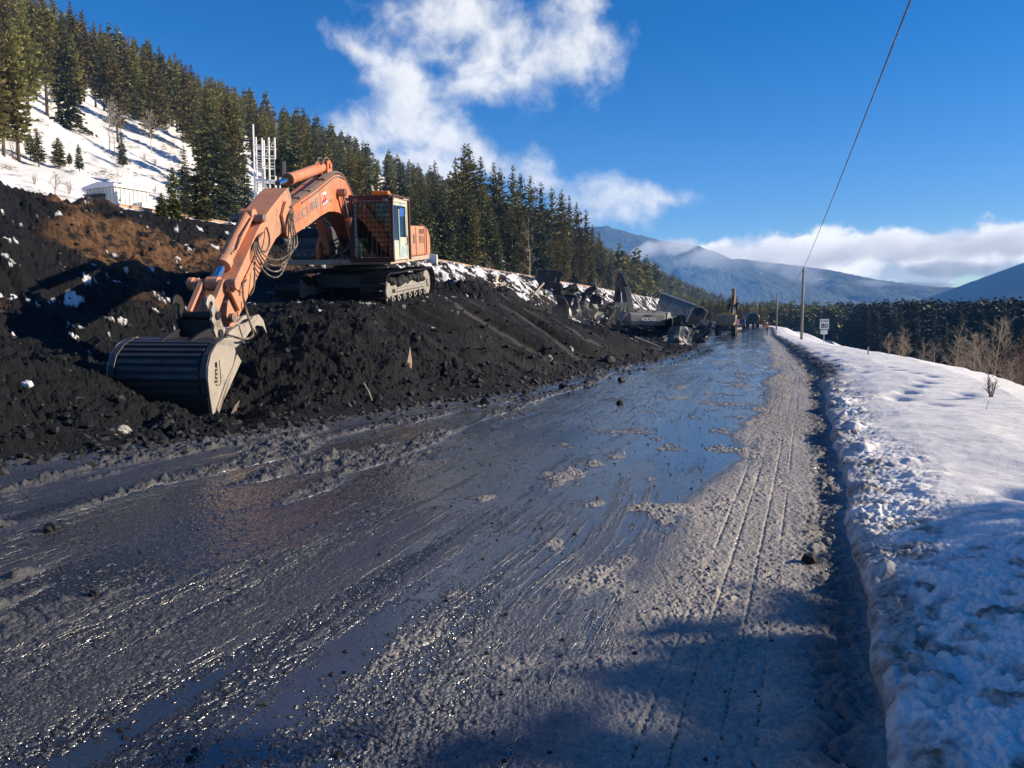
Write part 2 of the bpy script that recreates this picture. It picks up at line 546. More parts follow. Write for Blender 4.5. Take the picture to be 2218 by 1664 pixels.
    mask[i, 0] = sst(fbm(X * .45, Y * .25, 3, 93), .38, .6) * e
    mask[i, 1] = sst(T, 30, 70) * .3
    mask[i, 2] = 1 - sst(T, 22.2, 23.2)
    # ----- valley
    i = np.where(cls == 2)[0]
    z[i] += .5 * fbm(x[i] * .08, y[i] * .08, 2, 95)
    mask[i, 0] = sst(d[i], 8, 16)
    return z, cls, mask


FOOT = [xy(s_, t_) for s_, t_ in ((5.6, -2.6), (6.2, -2.9), (7.1, -3.25), (6.9, -1.9), (17, -3.0), (16.2, -2.7), (15.4, -2.45), (14.6, -2.2), (18.2, -3.3), (19.5, -3.2), (20.7, -3.0), (22, -3.1), (21, -2.3), (23.5, -2.6), (13.6, -2.6), (15.0, -3.3))]


def gz(x, y):
    z, _, _ = ground(np.array([x, x]), np.array([y, y]))
    return float(z[0])


def lay(s, t, dz=0.0):
    """point on the ground in road coordinates"""
    a, b = xy(s, t)
    return (a, b, gz(a, b) + dz)


# ------------------------------------------------------------------ materials
def material(name, fn):
    m = bpy.data.materials.new(name)
    m.use_nodes = True
    nt = NT(m.node_tree)
    b = nt.n('ShaderNodeBsdfPrincipled')
    fn(nt, b)
    nt.n('ShaderNodeOutputMaterial', None, Surface=b.outputs[0])
    return m


def opos(nt):
    return nt.n('ShaderNodeTexCoord').outputs['Object']


def attr(nt):
    a = nt.n('ShaderNodeAttribute', dict(attribute_name='mask'))
    return nt.n('ShaderNodeSeparateColor', None, Color=a.outputs['Color']).outputs


def bump(nt, b, h, strength=0.4, dist=0.02):
    nt.set(b.inputs['Normal'], nt.n('ShaderNodeBump', None, Strength=strength, Distance=dist, Height=h).outputs[0])


def m_road(nt, b):
    p, a = opos(nt), attr(nt)
    S = nt.vm('DOT_PRODUCT', p, (DS[0], DS[1], 0))
    T = nt.vm('DOT_PRODUCT', p, (DN[0], DN[1], 0))
    wob = nt.m('MULTIPLY', nt.noise(p, .25, 1), .5)
    Tw = nt.m('ADD', T, wob)
    lng = lambda kt, ks, det=3: nt.noise(nt.n('ShaderNodeCombineXYZ', None, _0=nt.m('MULTIPLY', Tw, kt), _1=nt.m('MULTIPLY', S, ks), _2=0.0).outputs[0], 1.0, det, .6)
    r1, r2, r3 = lng(3.2, .16), lng(11, .5), lng(34, 1.9)
    n1 = nt.noise(p, 1.3, 5)
    n2 = nt.noise(p, 26, 4, .65)
    n3 = nt.noise(p, 75, 3, .65)
    n4 = nt.noise(p, 190, 2)
    silt = nt.m('SUBTRACT', 1.0, nt.ss(nt.m('ADD', T, nt.m('MULTIPLY', n1, 1.6)), 1.9, 3.7))      # pale silt on the right lane, coal mud on the left
    base = nt.mix(silt, nt.mix(n1, c4(.011, .012, .015), c4(.030, .032, .038)), nt.mix(n1, c4(.034, .038, .048), c4(.086, .094, .114)))
    base = nt.mix(nt.m('MULTIPLY', nt.ss(n3, .55, .75), .55), base, c4(.32, .30, .285))  # pale grains: highlights of sunlit grit put into the base colour
    tan = nt.mix(n2, c4(.13, .115, .10), c4(.52, .465, .40))
    base = nt.mix(a[1], base, tan)
    base = nt.mix(nt.m('MULTIPLY', a[2], .7), base, nt.mix(n2, c4(.008, .008, .009), c4(.04, .037, .034)))
    # water film: lengthwise strips in the wheel lanes, most of it where the road flattens ahead
    lane1 = nt.m('MULTIPLY', nt.m('MULTIPLY', nt.ss(T, 2.7, 3.5), nt.m('SUBTRACT', 1.0, nt.ss(T, 4.9, 6.2))), nt.ss(S, 2.5, 5.5))
    lane2 = nt.m('MULTIPLY', nt.m('MULTIPLY', nt.ss(T, -.5, .3), nt.m('SUBTRACT', 1.0, nt.ss(T, 3.0, 4.2))), nt.ss(S, 2.5, 8.5))
    lane3 = nt.m('MULTIPLY', nt.m('MULTIPLY', nt.ss(T, 1.35, 1.6), nt.m('SUBTRACT', 1.0, nt.ss(T, 1.9, 2.3))), .6)
    reach = nt.m('MAXIMUM', nt.m('MULTIPLY', lane1, 1.15), nt.m('MAXIMUM', lane2, lane3))
    f = nt.m('ADD', nt.m('ADD', nt.m('MULTIPLY', r1, .50), nt.m('MULTIPLY', r2, .56)), nt.m('MULTIPLY', r3, .30))
    f = nt.m('ADD', f, nt.m('SUBTRACT', nt.m('MULTIPLY', reach, .225), .275))
    f = nt.m('ADD', f, nt.m('MULTIPLY', nt.m('SUBTRACT', nt.noise(p, .7, 6, .68), .5), .55))
    film = nt.ss(f, .485, .56)
    film = nt.m('MULTIPLY', film, nt.m('SUBTRACT', 1.0, nt.ss(n3, .56, .66)))
    film = nt.m('MULTIPLY', film, nt.m('SUBTRACT', 1.0, nt.m('MAXIMUM', nt.ss(a[1], .15, .5), nt.ss(a[2], .3, .6))))
    film = nt.m('MAXIMUM', film, a[0])
    base = nt.mix(nt.m('MULTIPLY', film, .85), base, nt.mix(silt, c4(.012, .012, .013), c4(.040, .046, .058)))  # silty water; right-lane blue is lifted in place of sky reflection
    nt.set(b.inputs['Base Color'], base)
    dry = nt.m('ADD', .27, nt.m('MULTIPLY', nt.m('ADD', n3, nt.m('ADD', a[1], a[2])), .24))
    rough = nt.m('ADD', nt.m('MULTIPLY', dry, nt.m('SUBTRACT', 1.0, film)), nt.m('MULTIPLY', film, .06), clamp=True)
    nt.set(b.inputs['Roughness'], rough)
    b.inputs['Specular IOR Level'].default_value = .6
    b.inputs['IOR'].default_value = 1.85
    hh = nt.m('ADD', nt.m('ADD', nt.m('MULTIPLY', n2, .7), nt.m('MULTIPLY', n3, .75)), nt.m('ADD', nt.m('MULTIPLY', n4, .35), nt.m('MULTIPLY', nt.m('ADD', r2, r3), .28)))
    hh = nt.m('MULTIPLY', hh, nt.m('SUBTRACT', 1.0, nt.m('MULTIPLY', film, .90)))
    bump(nt, b, hh, .8, .022)


def m_coal(nt, b):
    p, a = opos(nt), attr(nt)
    n1 = nt.noise(p, .8, 5)
    n2 = nt.noise(p, 9, 5, .65)
    n3 = nt.noise(p, 45, 3, .6)
    base = nt.mix(n1, c4(.003, .0034, .0042), c4(.0075, .0083, .0096))
    base = nt.mix(nt.m('MULTIPLY', nt.ss(n2, .58, .78), .6), base, c4(.024, .026, .028))
    base = nt.mix(nt.m('MULTIPLY', a[2], .75), base, c4(.085, .08, .07))
    br = nt.mix(n2, c4(.045, .025, .014), c4(.24, .125, .055))
    base = nt.mix(nt.m('MULTIPLY', a[0], nt.ss(nt.noise(p, 2.6, 4, .65), .36, .56)), base, br)
    base = nt.mix(nt.ss(nt.noise(p, 5.5, 3, .7), .71, .75), base, c4(.3, .28, .25))
    base = nt.mix(a[1], base, c4(.78, .79, .82))
    nt.set(b.inputs['Base Color'], base)
    nt.set(b.inputs['Roughness'], nt.m('ADD', .5, nt.m('MULTIPLY', n3, .35)))
    b.inputs['Specular IOR Level'].default_value = .22
    bump(nt, b, nt.m('ADD', n2, nt.m('MULTIPLY', n3, .8)), 1.0, .05)


def m_snowbank(nt, b):
    p, a = opos(nt), attr(nt)
    n2 = nt.noise(p, 14, 5, .65)
    n3 = nt.noise(p, 60, 3, .6)
    clean = nt.mix(n2, c4(.82, .805, .785), c4(.90, .885, .86))
    dirty = nt.mix(nt.ss(n2, .35, .7), c4(.13, .115, .10), c4(.56, .52, .47))
    base = nt.mix(nt.m('MULTIPLY', a[0], nt.ss(nt.noise(p, 3.2, 4), .25, .62), clamp=True), clean, dirty)
    base = nt.mix(nt.m('MULTIPLY', a[1], .93), base, nt.mix(n2, c4(.012, .011, .011), c4(.07, .06, .055)))  # dirt line and the shade of the bank's face, both put into the colour
    nt.set(b.inputs['Base Color'], base)
    nt.set(b.inputs['Roughness'], nt.m('ADD', .45, nt.m('MULTIPLY', n3, .3)))
    b.inputs['Specular IOR Level'].default_value = .3
    b.inputs['Subsurface Weight'].default_value = .0
    bump(nt, b, nt.m('ADD', n2, nt.m('ADD', nt.m('MULTIPLY', n3, .9), nt.m('MULTIPLY', nt.noise(p, 170, 2), .5))), .55, .02)


def m_hill(nt, b):
    p, a = opos(nt), attr(nt)
    n1 = nt.noise(p, .5, 5, .6)
    n2 = nt.noise(p, 3.5, 5, .6)
    snow = nt.mix(n1, c4(.62, .62, .63), c4(.74, .73, .72))
    dark = nt.mix(n2, c4(.03, .022, .015), c4(.15, .11, .07))
    f = nt.m('MULTIPLY', a[0], nt.ss(n2, .42, .62))
    base = nt.mix(nt.m('MAXIMUM', f, nt.m('MULTIPLY', a[2], nt.ss(n1, .35, .6))), snow, dark)
    nt.set(b.inputs['Base Color'], base)
    b.inputs['Roughness'].default_value = .7
    bump(nt, b, nt.m('ADD', n1, nt.m('MULTIPLY', n2, .4)), .5, .12)


def m_valley(nt, b):
    p, a = opos(nt), attr(nt)
    n2 = nt.noise(p, .6, 5, .6)
    base = nt.mix(n2, c4(.02, .022, .012), c4(.09, .08, .05))
    base = nt.mix(nt.m('SUBTRACT', 1.0, a[0]), base, c4(.6, .6, .62))
    nt.set(b.inputs['Base Color'], base)
    b.inputs['Roughness'].default_value = .9
    bump(nt, b, n2, .6, .4)


def m_mountain(nt, b):
    p = opos(nt)
    n1 = nt.noise(p, .008, 6, .6)
    n2 = nt.noise(p, .06, 4, .7)
    base = nt.mix(n2, c4(.022, .03, .02), c4(.06, .075, .045))
    base = nt.mix(nt.m('MULTIPLY', nt.ss(n1, .66, .72), nt.ss(n2, .35, .6)), base, c4(.75, .77, .8))
    nt.set(b.inputs['Base Color'], base)
    b.inputs['Roughness'].default_value = .9
    bump(nt, b, n2, 1.0, 18.0)


M = {}
for k_, f_ in (('road', m_road), ('coal', m_coal), ('bank', m_snowbank), ('hill', m_hill), ('valley', m_valley), ('mountain', m_mountain)):
    M[k_] = material(k_, f_)


def simple(name, c, rough=.5, metal=0.0, var=.25, scale=3.0, dirt=None, dirt_lo=.5, dirt_hi=.75, bmp=.15, spec=.4, dscale=1.6):
    """paint, metal, wood ...: colour variation, dust or grime with a shape of its own and a little relief"""
    def fn(nt, b):
        p = opos(nt)
        n1 = nt.noise(p, scale, 5, .6)
        n2 = nt.noise(p, scale * 9, 4, .6)
        lo = tuple(max(0, q * (1 - var)) for q in c) + (1,)
        hi = tuple(min(1, q * (1 + var)) for q in c) + (1,)
        base = nt.mix(n1, lo, hi)
        rg = nt.m('ADD', rough - .1, nt.m('MULTIPLY', n2, .2))
        if dirt:
            f = nt.ss(nt.m('ADD', nt.noise(p, dscale, 6, .68), nt.m('MULTIPLY', nt.m('SUBTRACT', n2, .5), .35)), dirt_lo, dirt_hi)
            base = nt.mix(f, base, tuple(dirt) + (1,))
            rg = nt.m('ADD', rg, nt.m('MULTIPLY', f, .3), clamp=True)
        nt.set(b.inputs['Base Color'], base)
        nt.set(b.inputs['Roughness'], rg)
        b.inputs['Metallic'].default_value = metal
        b.inputs['Specular IOR Level'].default_value = spec
        bump(nt, b, n2, bmp, .01)
    return material(name, fn)


# ------------------------------------------------------------------ ground sheets (one height field, finer near the camera)
def rows():
    r, out = 0.5, [0.02, 0.25]
    while r < 2150:
        out.append(r)
        if r < 9:
            dr = max(.006, r * r / 2300)
        elif r < 45:
            dr = min(r * r / 2300, .0030 * r)
        else:
            dr = min(.0030 * r * (r / 45) ** .8, .02 * r)
        if r < 1.8:
            dr = .06
        r += dr
    return np.array(out + [2150.0])


def build_ground():
    rr = rows()
    aa = np.radians(np.concatenate([np.linspace(-180, -60, 50)[:-1], np.linspace(-60, -35.5, 40)[:-1], np.linspace(-35.5, 35.5, GCOLS)[:-1], np.linspace(35.5, 60, 60)[:-1], np.linspace(60, 180, 50)[:-1]]))
    nr, na = len(rr), len(aa)
    x = (rr[:, None] * np.sin(aa)[None]).ravel()
    y = (rr[:, None] * np.cos(aa)[None]).ravel()
    z, cls, mask = ground(x, y)
    V = np.stack([x, y, z], 1)
    i = np.arange(nr - 1)[:, None] * na
    j = np.arange(na)[None]
    j2 = (j + 1) % na
    F = np.stack([i + j, i + na + j, i + na + j2, i + j2], -1).reshape(-1, 4)[:, ::-1]
    fc = np.maximum(np.maximum(cls[F[:, 0]], cls[F[:, 1]]), np.maximum(cls[F[:, 2]], cls[F[:, 3]]))
    for k, nm, mt in ((0, 'road', 'road'), (1, 'snow_bank', 'bank'), (2, 'valley_ground', 'valley'), (3, 'spoil_slope', 'coal'), (4, 'hillside', 'hill')):
        f = F[fc == k]
        u, inv = np.unique(f, return_inverse=True)
        o = fast_mesh(nm, V[u], inv.reshape(f.shape), M[mt], dict(mask=mask[u]))
        tag(o, kind='structure')


GCOLS = 1150
build_ground()


# ------------------------------------------------------------------ far mountains
def mountain(name, ridge, y0, y1, seed):
    """ridge: (px, py) of the skyline as seen from the road; a solid ridge with a front and a back slope"""
    us = np.array([uv(*p)[0] for p in ridge])
    vs = np.array([uv(*p)[1] for p in ridge])
    nu, nv = 260, 70
    g = np.linspace(us[0], us[-1], nu)
    vv = np.interp(g, us, vs)
    f = np.linspace(0, 1.6, nv)
    Y = y0 + (y1 - y0) * f[:, None] + 0 * g[None]
    X = g[None] * (y1 * .8 + .2 * Y)
    H = vv[None] * y1 + EYE
    prof = np.where(f <= 1, f ** .85, 1 - (f - 1) * .9)[:, None]
    Z = -25 + (H + 25) * prof
    Z = Z + (H + 40) * .12 * fbm(X * .004, Y * .004 + prof * .4, 4, seed) * np.sin(np.clip(f, 0, 1) * math.pi)[:, None] + 3.5 * pn(X * .05, Y * .05, seed + 5) * (f[:, None] > .02)
    V = np.stack([X, Y, Z], -1).reshape(-1, 3)
    i = np.arange(nv - 1)[:, None] * nu
    j = np.arange(nu - 1)[None]
    F = np.stack([i + j, i + j + 1, i + nu + j + 1, i + nu + j], -1).reshape(-1, 4)
    o = fast_mesh(name, V, F, M['mountain'])
    tag(o, kind='structure')


mountain('mountain', [(1100, 560), (1200, 505), (1270, 492), (1310, 489), (1340, 497), (1400, 513), (1450, 524), (1500, 530), (1550, 545), (1620, 575), (1700, 605), (1800, 640), (1900, 662)], 2350, 3000, 201)
mountain('mountain', [(1300, 600), (1450, 575), (1600, 560), (1700, 572), (1800, 585), (1900, 606), (2000, 618), (2100, 625), (2400, 600)], 3300, 4200, 207)


def m_haze(d, col):
    m = bpy.data.materials.new('haze')
    m.use_nodes = True
    nt = NT(m.node_tree)
    v = nt.n('ShaderNodeVolumePrincipled', None, Color=col, Density=d, Anisotropy=0.0)
    nt.n('ShaderNodeOutputMaterial', None, Volume=v.outputs[0])
    return m


hb = MB().box((0, 0, 130), (4340, 4340, 420)).build('haze', m_haze(.0002, c4(.14, .42, .98)))
tag(hb, kind='stuff')


# ------------------------------------------------------------------ low cloud lying on the mountains
def cloud_volume(name, x0, x1, z0, z1, yc, depth, blobs, dens, nscale, label):
    c = ((x0 + x1) / 2, yc, (z0 + z1) / 2)
    o = MB().box((0, 0, 0), (x1 - x0, depth, z1 - z0)).build(name, None, loc=c)
    m = bpy.data.materials.new(name)
    m.use_nodes = True
    nt = NT(m.node_tree)
    p = opos(nt)
    wn = nt.n('ShaderNodeTexNoise', None, Vector=p, Scale=nscale * .7, Detail=2.0)
    sc = nt.vm('SCALE', nt.vm('SUBTRACT', wn.outputs['Color'], (.5, .5, .5)))
    sc.node.inputs['Scale'].default_value = .55 / nscale
    q = nt.vm('ADD', p, sc)
    bl = []
    for (px, py, rx, ry, rot) in blobs:
        u, v = uv(px, py)
        k = yc / FPX
        mp = nt.n('ShaderNodeMapping', dict(vector_type='TEXTURE'), Vector=q, Location=(u * yc - c[0], 0, v * yc + EYE - c[2]), Rotation=(0, R(-rot), 0), Scale=(rx * k, depth * .5, ry * k))
        bl.append(nt.m('SUBTRACT', 1.0, nt.vm('LENGTH', mp.outputs[0])))
    f = nt.maxall(bl)
    fb = nt.noise(q, nscale, 6, .62)
    d = nt.m('ADD', f, nt.m('MULTIPLY', nt.m('SUBTRACT', fb, .5), 1.9))
    d = nt.m('MULTIPLY', nt.ss(d, .12, .6), dens)
    v = nt.n('ShaderNodeVolumePrincipled', None, Color=c4(.98, .98, .98), Density=d, Anisotropy=.2)
    nt.n('ShaderNodeOutputMaterial', None, Volume=v.outputs[0])
    o.data.materials.append(m)
    m.cycles.homogeneous_volume = False
    m.cycles.volume_step_rate = 1.0
    tag(o, label, 'cloud', 'low clouds on the mountains')


cloud_volume('cloud', 340, 2300, 75, 330, 2270, 170,
             [(1560, 545, 110, 32, 15), (1640, 550, 110, 38, 0), (1720, 545, 110, 42, -8), (1730, 590, 70, 26, -20), (1820, 548, 130, 36, 0), (1950, 538, 140, 40, 0), (2080, 530, 140, 44, 0), (2200, 525, 140, 48, 0), (2330, 530, 150, 52, 0), (2480, 530, 150, 50, 0),
              (2050, 580, 180, 22, 0), (1900, 612, 60, 10, 0), (2010, 612, 80, 9, 0), (1400, 548, 75, 24, 20), (1470, 535, 60, 20, 10), (1520, 560, 50, 22, 20)], 0.012, .011,
             'long bank of low white cloud lying across the far mountains')


# ------------------------------------------------------------------ trees
def m_needles(c, name):
    def fn(nt, b):
        oi = nt.n('ShaderNodeObjectInfo')
        p = opos(nt)
        n1 = nt.noise(p, 1.2, 3, .6)
        lo = tuple(q * .55 for q in c) + (1,)
        hi = tuple(min(1, q * 1.45) for q in c) + (1,)
        base = nt.mix(n1, lo, hi)
        hv = nt.n('ShaderNodeHueSaturation', None, Hue=nt.m('ADD', .475, nt.m('MULTIPLY', oi.outputs['Random'], .05)), Saturation=1.0,
                  Value=nt.m('ADD', .72, nt.m('MULTIPLY', oi.outputs['Random'], .6)), Color=base)
        nt.set(b.inputs['Base Color'], hv.outputs[0])
        b.inputs['Roughness'].default_value = .65
        b.inputs['Specular IOR Level'].default_value = .25
    return material(name, fn)


M['pine'] = m_needles((.15, .13, .038), 'pine_needles')
M['spruce'] = m_needles((.075, .082, .031), 'spruce_needles')
M['young'] = m_needles((.125, .125, .04), 'young_needles')
M['valley_needles'] = m_needles((.032, .045, .026), 'valley_needles')
M['bark'] = simple('bark', (.075, .055, .042), .9, var=.4, scale=6)
M['palebark'] = simple('pale_bark', (.42, .38, .32), .8, var=.3, scale=6, dirt=(.07, .06, .05), dirt_lo=.6)
M['twig'] = simple('bare_twigs', (.30, .235, .165), .8, var=.35, scale=4)
M['redtwig'] = simple('red_twigs', (.17, .10, .07), .8, var=.35, scale=4)


def conifer(kind, H, seed, fine=1.0):
    """returns trunk MB and crown arrays; crown = several thousand needle sprays on drooping branches"""
    rg = np.random.RandomState(seed)
    tr = MB()
    lean = rg.uniform(-.012, .012, 2) * H
    zz = np.linspace(-.6, H * .97, 8)
    r0 = .011 * H + .03
    tr.tube([(lean[0] * (q / H) ** 2, lean[1] * (q / H) ** 2, q * (1.035 if q > .9 * H else 1)) for q in zz], list(np.maximum(r0 * (1 - np.clip(zz / H, 0, 1)) ** .8, .012)), 7)
    if kind == 'pine':
        z0, rmax, pw, step, nb = .10 + rg.uniform(-.06, .12), .135 * H + .3, .74, .28, 7
    elif kind == 'spruce':
        z0, rmax, pw, step, nb = .05, .155 * H + .35, .80, .30, 7
    elif kind == 'young':
        z0, rmax, pw, step, nb = .06, .24 * H + .2, .75, .26, 7
    else:
        z0, rmax, pw, step, nb = .12, .125 * H + .3, .75, .42, 6
    step *= fine * (H / 12) ** .5
    base, dirs, L = [], [], []
    z = z0 * H
    if kind == 'pine':          # a few dead stubs below the crown
        for _ in range(6):
            a, q = rg.uniform(0, 6.28), rg.uniform(.1, z0) * H
            tr.tube([(0, 0, q), (.5 * math.cos(a), .5 * math.sin(a), q - .05)], [.018, .006], 3)
    gap = rg.rand(8)
    while z < H * .985:
        u = (z - z0 * H) / (H * (1 - z0))
        prof = (1 - u) ** pw * (min(1, .45 + u * 3.2) if kind != 'spruce' else 1)
        R_ = rmax * prof * (1 - .12 * u) * (.80 + .25 * math.sin(z * 1.9 + gap[0] * 6) * gap[1]) + .05
        k = max(3, int(nb * (1 - .35 * u) + rg.uniform(-1, 1)))
        off = rg.uniform(0, 6.28)
        for i in range(k):
            th = off + 6.283 * i / k + rg.uniform(-.4, .4)
            l = R_ * rg.uniform(.62, 1.18)
            if kind == 'pine' and rg.rand() < .14:
                continue
            sl = (.55 * u - .28) if kind != 'pine' else (.5 * u + .02)
            sl += rg.uniform(-.14, .14)
            q = z + rg.uniform(-.5, .5) * step
            base.append((lean[0] * (q / H) ** 2, lean[1] * (q / H) ** 2, q))
            dirs.append((math.cos(th), math.sin(th), sl))
            L.append(l)
        z += step * rg.uniform(.75, 1.25) * (1 - .55 * u)
    base, dirs, L = np.array(base), np.array(dirs), np.array(L)
    sp = (.21 if kind != 'valley' else .32) * fine * (H / 12) ** .4
    nk = np.maximum(2, (L / sp).astype(int))
    idx = np.repeat(np.arange(len(L)), nk)
    fr = np.concatenate([np.linspace(.18, 1.0, k) for k in nk])
    fr = np.clip(fr + rg.uniform(-.05, .05, len(fr)), .1, 1.02)
    d, b = dirs[idx], base[idx]
    side = np.stack([-d[:, 1], d[:, 0], 0 * d[:, 0]], 1)
    P = b + d * (L[idx] * fr)[:, None]
    P[:, 2] -= .10 * L[idx] * fr ** 2 * (1.2 if kind == 'spruce' else .3)
    quads = []
    for sgn in (-1, 1, 0):
        m = len(P)
        taper = np.clip(.16 + 1.7 * L[idx] / (rmax * .75), .16, 1.12)
        ln = sp * rg.uniform(1.4, 2.7, m) * taper * (1 - .25 * fr) * (1.0 if sgn else 1.2)
        if kind in ('pine', 'young'):
            up = rg.uniform(-.1, .75, m)
        else:
            up = rg.uniform(-.65, .2, m)
        ax = d * (.75 if sgn else 1)
        ax = ax + side * (sgn * rg.uniform(.5, 1.1, m))[:, None]
        ax[:, 2] += up
        ax /= np.linalg.norm(ax, axis=1)[:, None]
        rnd = rg.normal(size=(m, 3))
        wv = np.cross(ax, rnd + np.array([0, 0, 1.2]))
        wv /= np.linalg.norm(wv, axis=1)[:, None] + 1e-6
        wd = ln * rg.uniform(.20, .36, m)
        Q = np.stack([P, P + ax * (ln * .55)[:, None] + wv * wd[:, None], P + ax * ln[:, None], P + ax * (ln * .5)[:, None] - wv * wd[:, None]], 1)
        quads.append(Q)
    Q = np.concatenate(quads).reshape(-1, 3)
    F = np.arange(len(Q)).reshape(-1, 4)
    return tr, Q, F


def tree_proto(name, kind, H, seed, mat, fine=1.0, bark='bark'):
    tr, Q, F = conifer(kind, H, seed, fine)
    root = empty(name)
    a = tr.build('trunk', M[bark], root, smooth=True)
    b = fast_mesh('crown', Q, F, M[mat], smooth=False, parent=root)
    root['H'] = H
    return root


PROTO = {
    'pine': [tree_proto('pine_tree', 'pine', h, 300 + i, 'pine', 1.0) for i, h in enumerate((12, 12.5, 13, 11.5, 12.2, 13.5, 12.8))],
    'spruce': [tree_proto('spruce_tree', 'spruce', h, 340 + i, 'spruce', .95) for i, h in enumerate((10, 11, 12, 9.5, 10.5))],
    'young': [tree_proto('young_pine', 'young', h, 370 + i, 'young', .9) for i, h in enumerate((2.6, 3.2, 2.2))],
    'valley': [tree_proto('spruce_tree', 'valley', h, 390 + i, 'valley_needles', .85) for i, h in enumerate((17, 18, 16, 19, 17.5))],
}
_used = set()
VISIBLE = []


def plant(kind, x, y, H, label, cat, group=None, seed=None, wide=1.0, z=None):
    ps = PROTO[kind]
    p = ps[(random.randrange(len(ps)) if seed is None else seed) % len(ps)]
    if p.name in _used:
        o = p.copy()
        COL.objects.link(o)
        for ch in p.children:
            c = ch.copy()
            COL.objects.link(c)
            c.parent = o
    else:
        o = p
        _used.add(p.name)
    k = H / o['H']
    o.scale = (k * wide, k * wide, k)
    o.location = (x, y, (float(ground(np.array([x]), np.array([y]), False)[0][0]) if z is None else z) - .05)
    o.rotation_euler = (random.uniform(-.02, .02), random.uniform(-.02, .02), random.uniform(0, 6.28))
    tag(o, label, 'pine tree' if kind in ('pine', 'young') else 'spruce tree', group)
    return o


def hit(px, py, dmin=5, dmax=400):
    """where the line of sight meets the land"""
    r = ray(px, py)
    r = r / r[1]
    D = np.exp(np.linspace(math.log(dmin), math.log(dmax), 900))
    z, _, _ = ground(r[0] * D, D, False)
    k = np.where(EYE + r[2] * D < z)[0]
    D_ = D[k[0]] if len(k) else D[-1]
    return r[0] * D_, D_


def proj(x, y, z):
    f = y * math.cos(PITCH) - (z - EYE) * math.sin(PITCH)
    u = y * math.sin(PITCH) + (z - EYE) * math.cos(PITCH)
    return 1109 + FPX * x / f, 832 - FPX * u / f


def plant_px(kind, px, base, top, label, cat='tree', group=None, seed=None, wide=1.0, t=None):
    if t is None:
        x, y = hit(px, base)
    else:
        u = uv(px, 690)[0]
        D = t / (DN[0] * u + DN[1])
        x, y = u * D, D
    z = float(ground(np.array([x]), np.array([y]), False)[0][0])
    H = EYE + uv(px, top)[1] * y - z
    return plant(kind, x, y, H, label, cat, group, seed, wide, z)


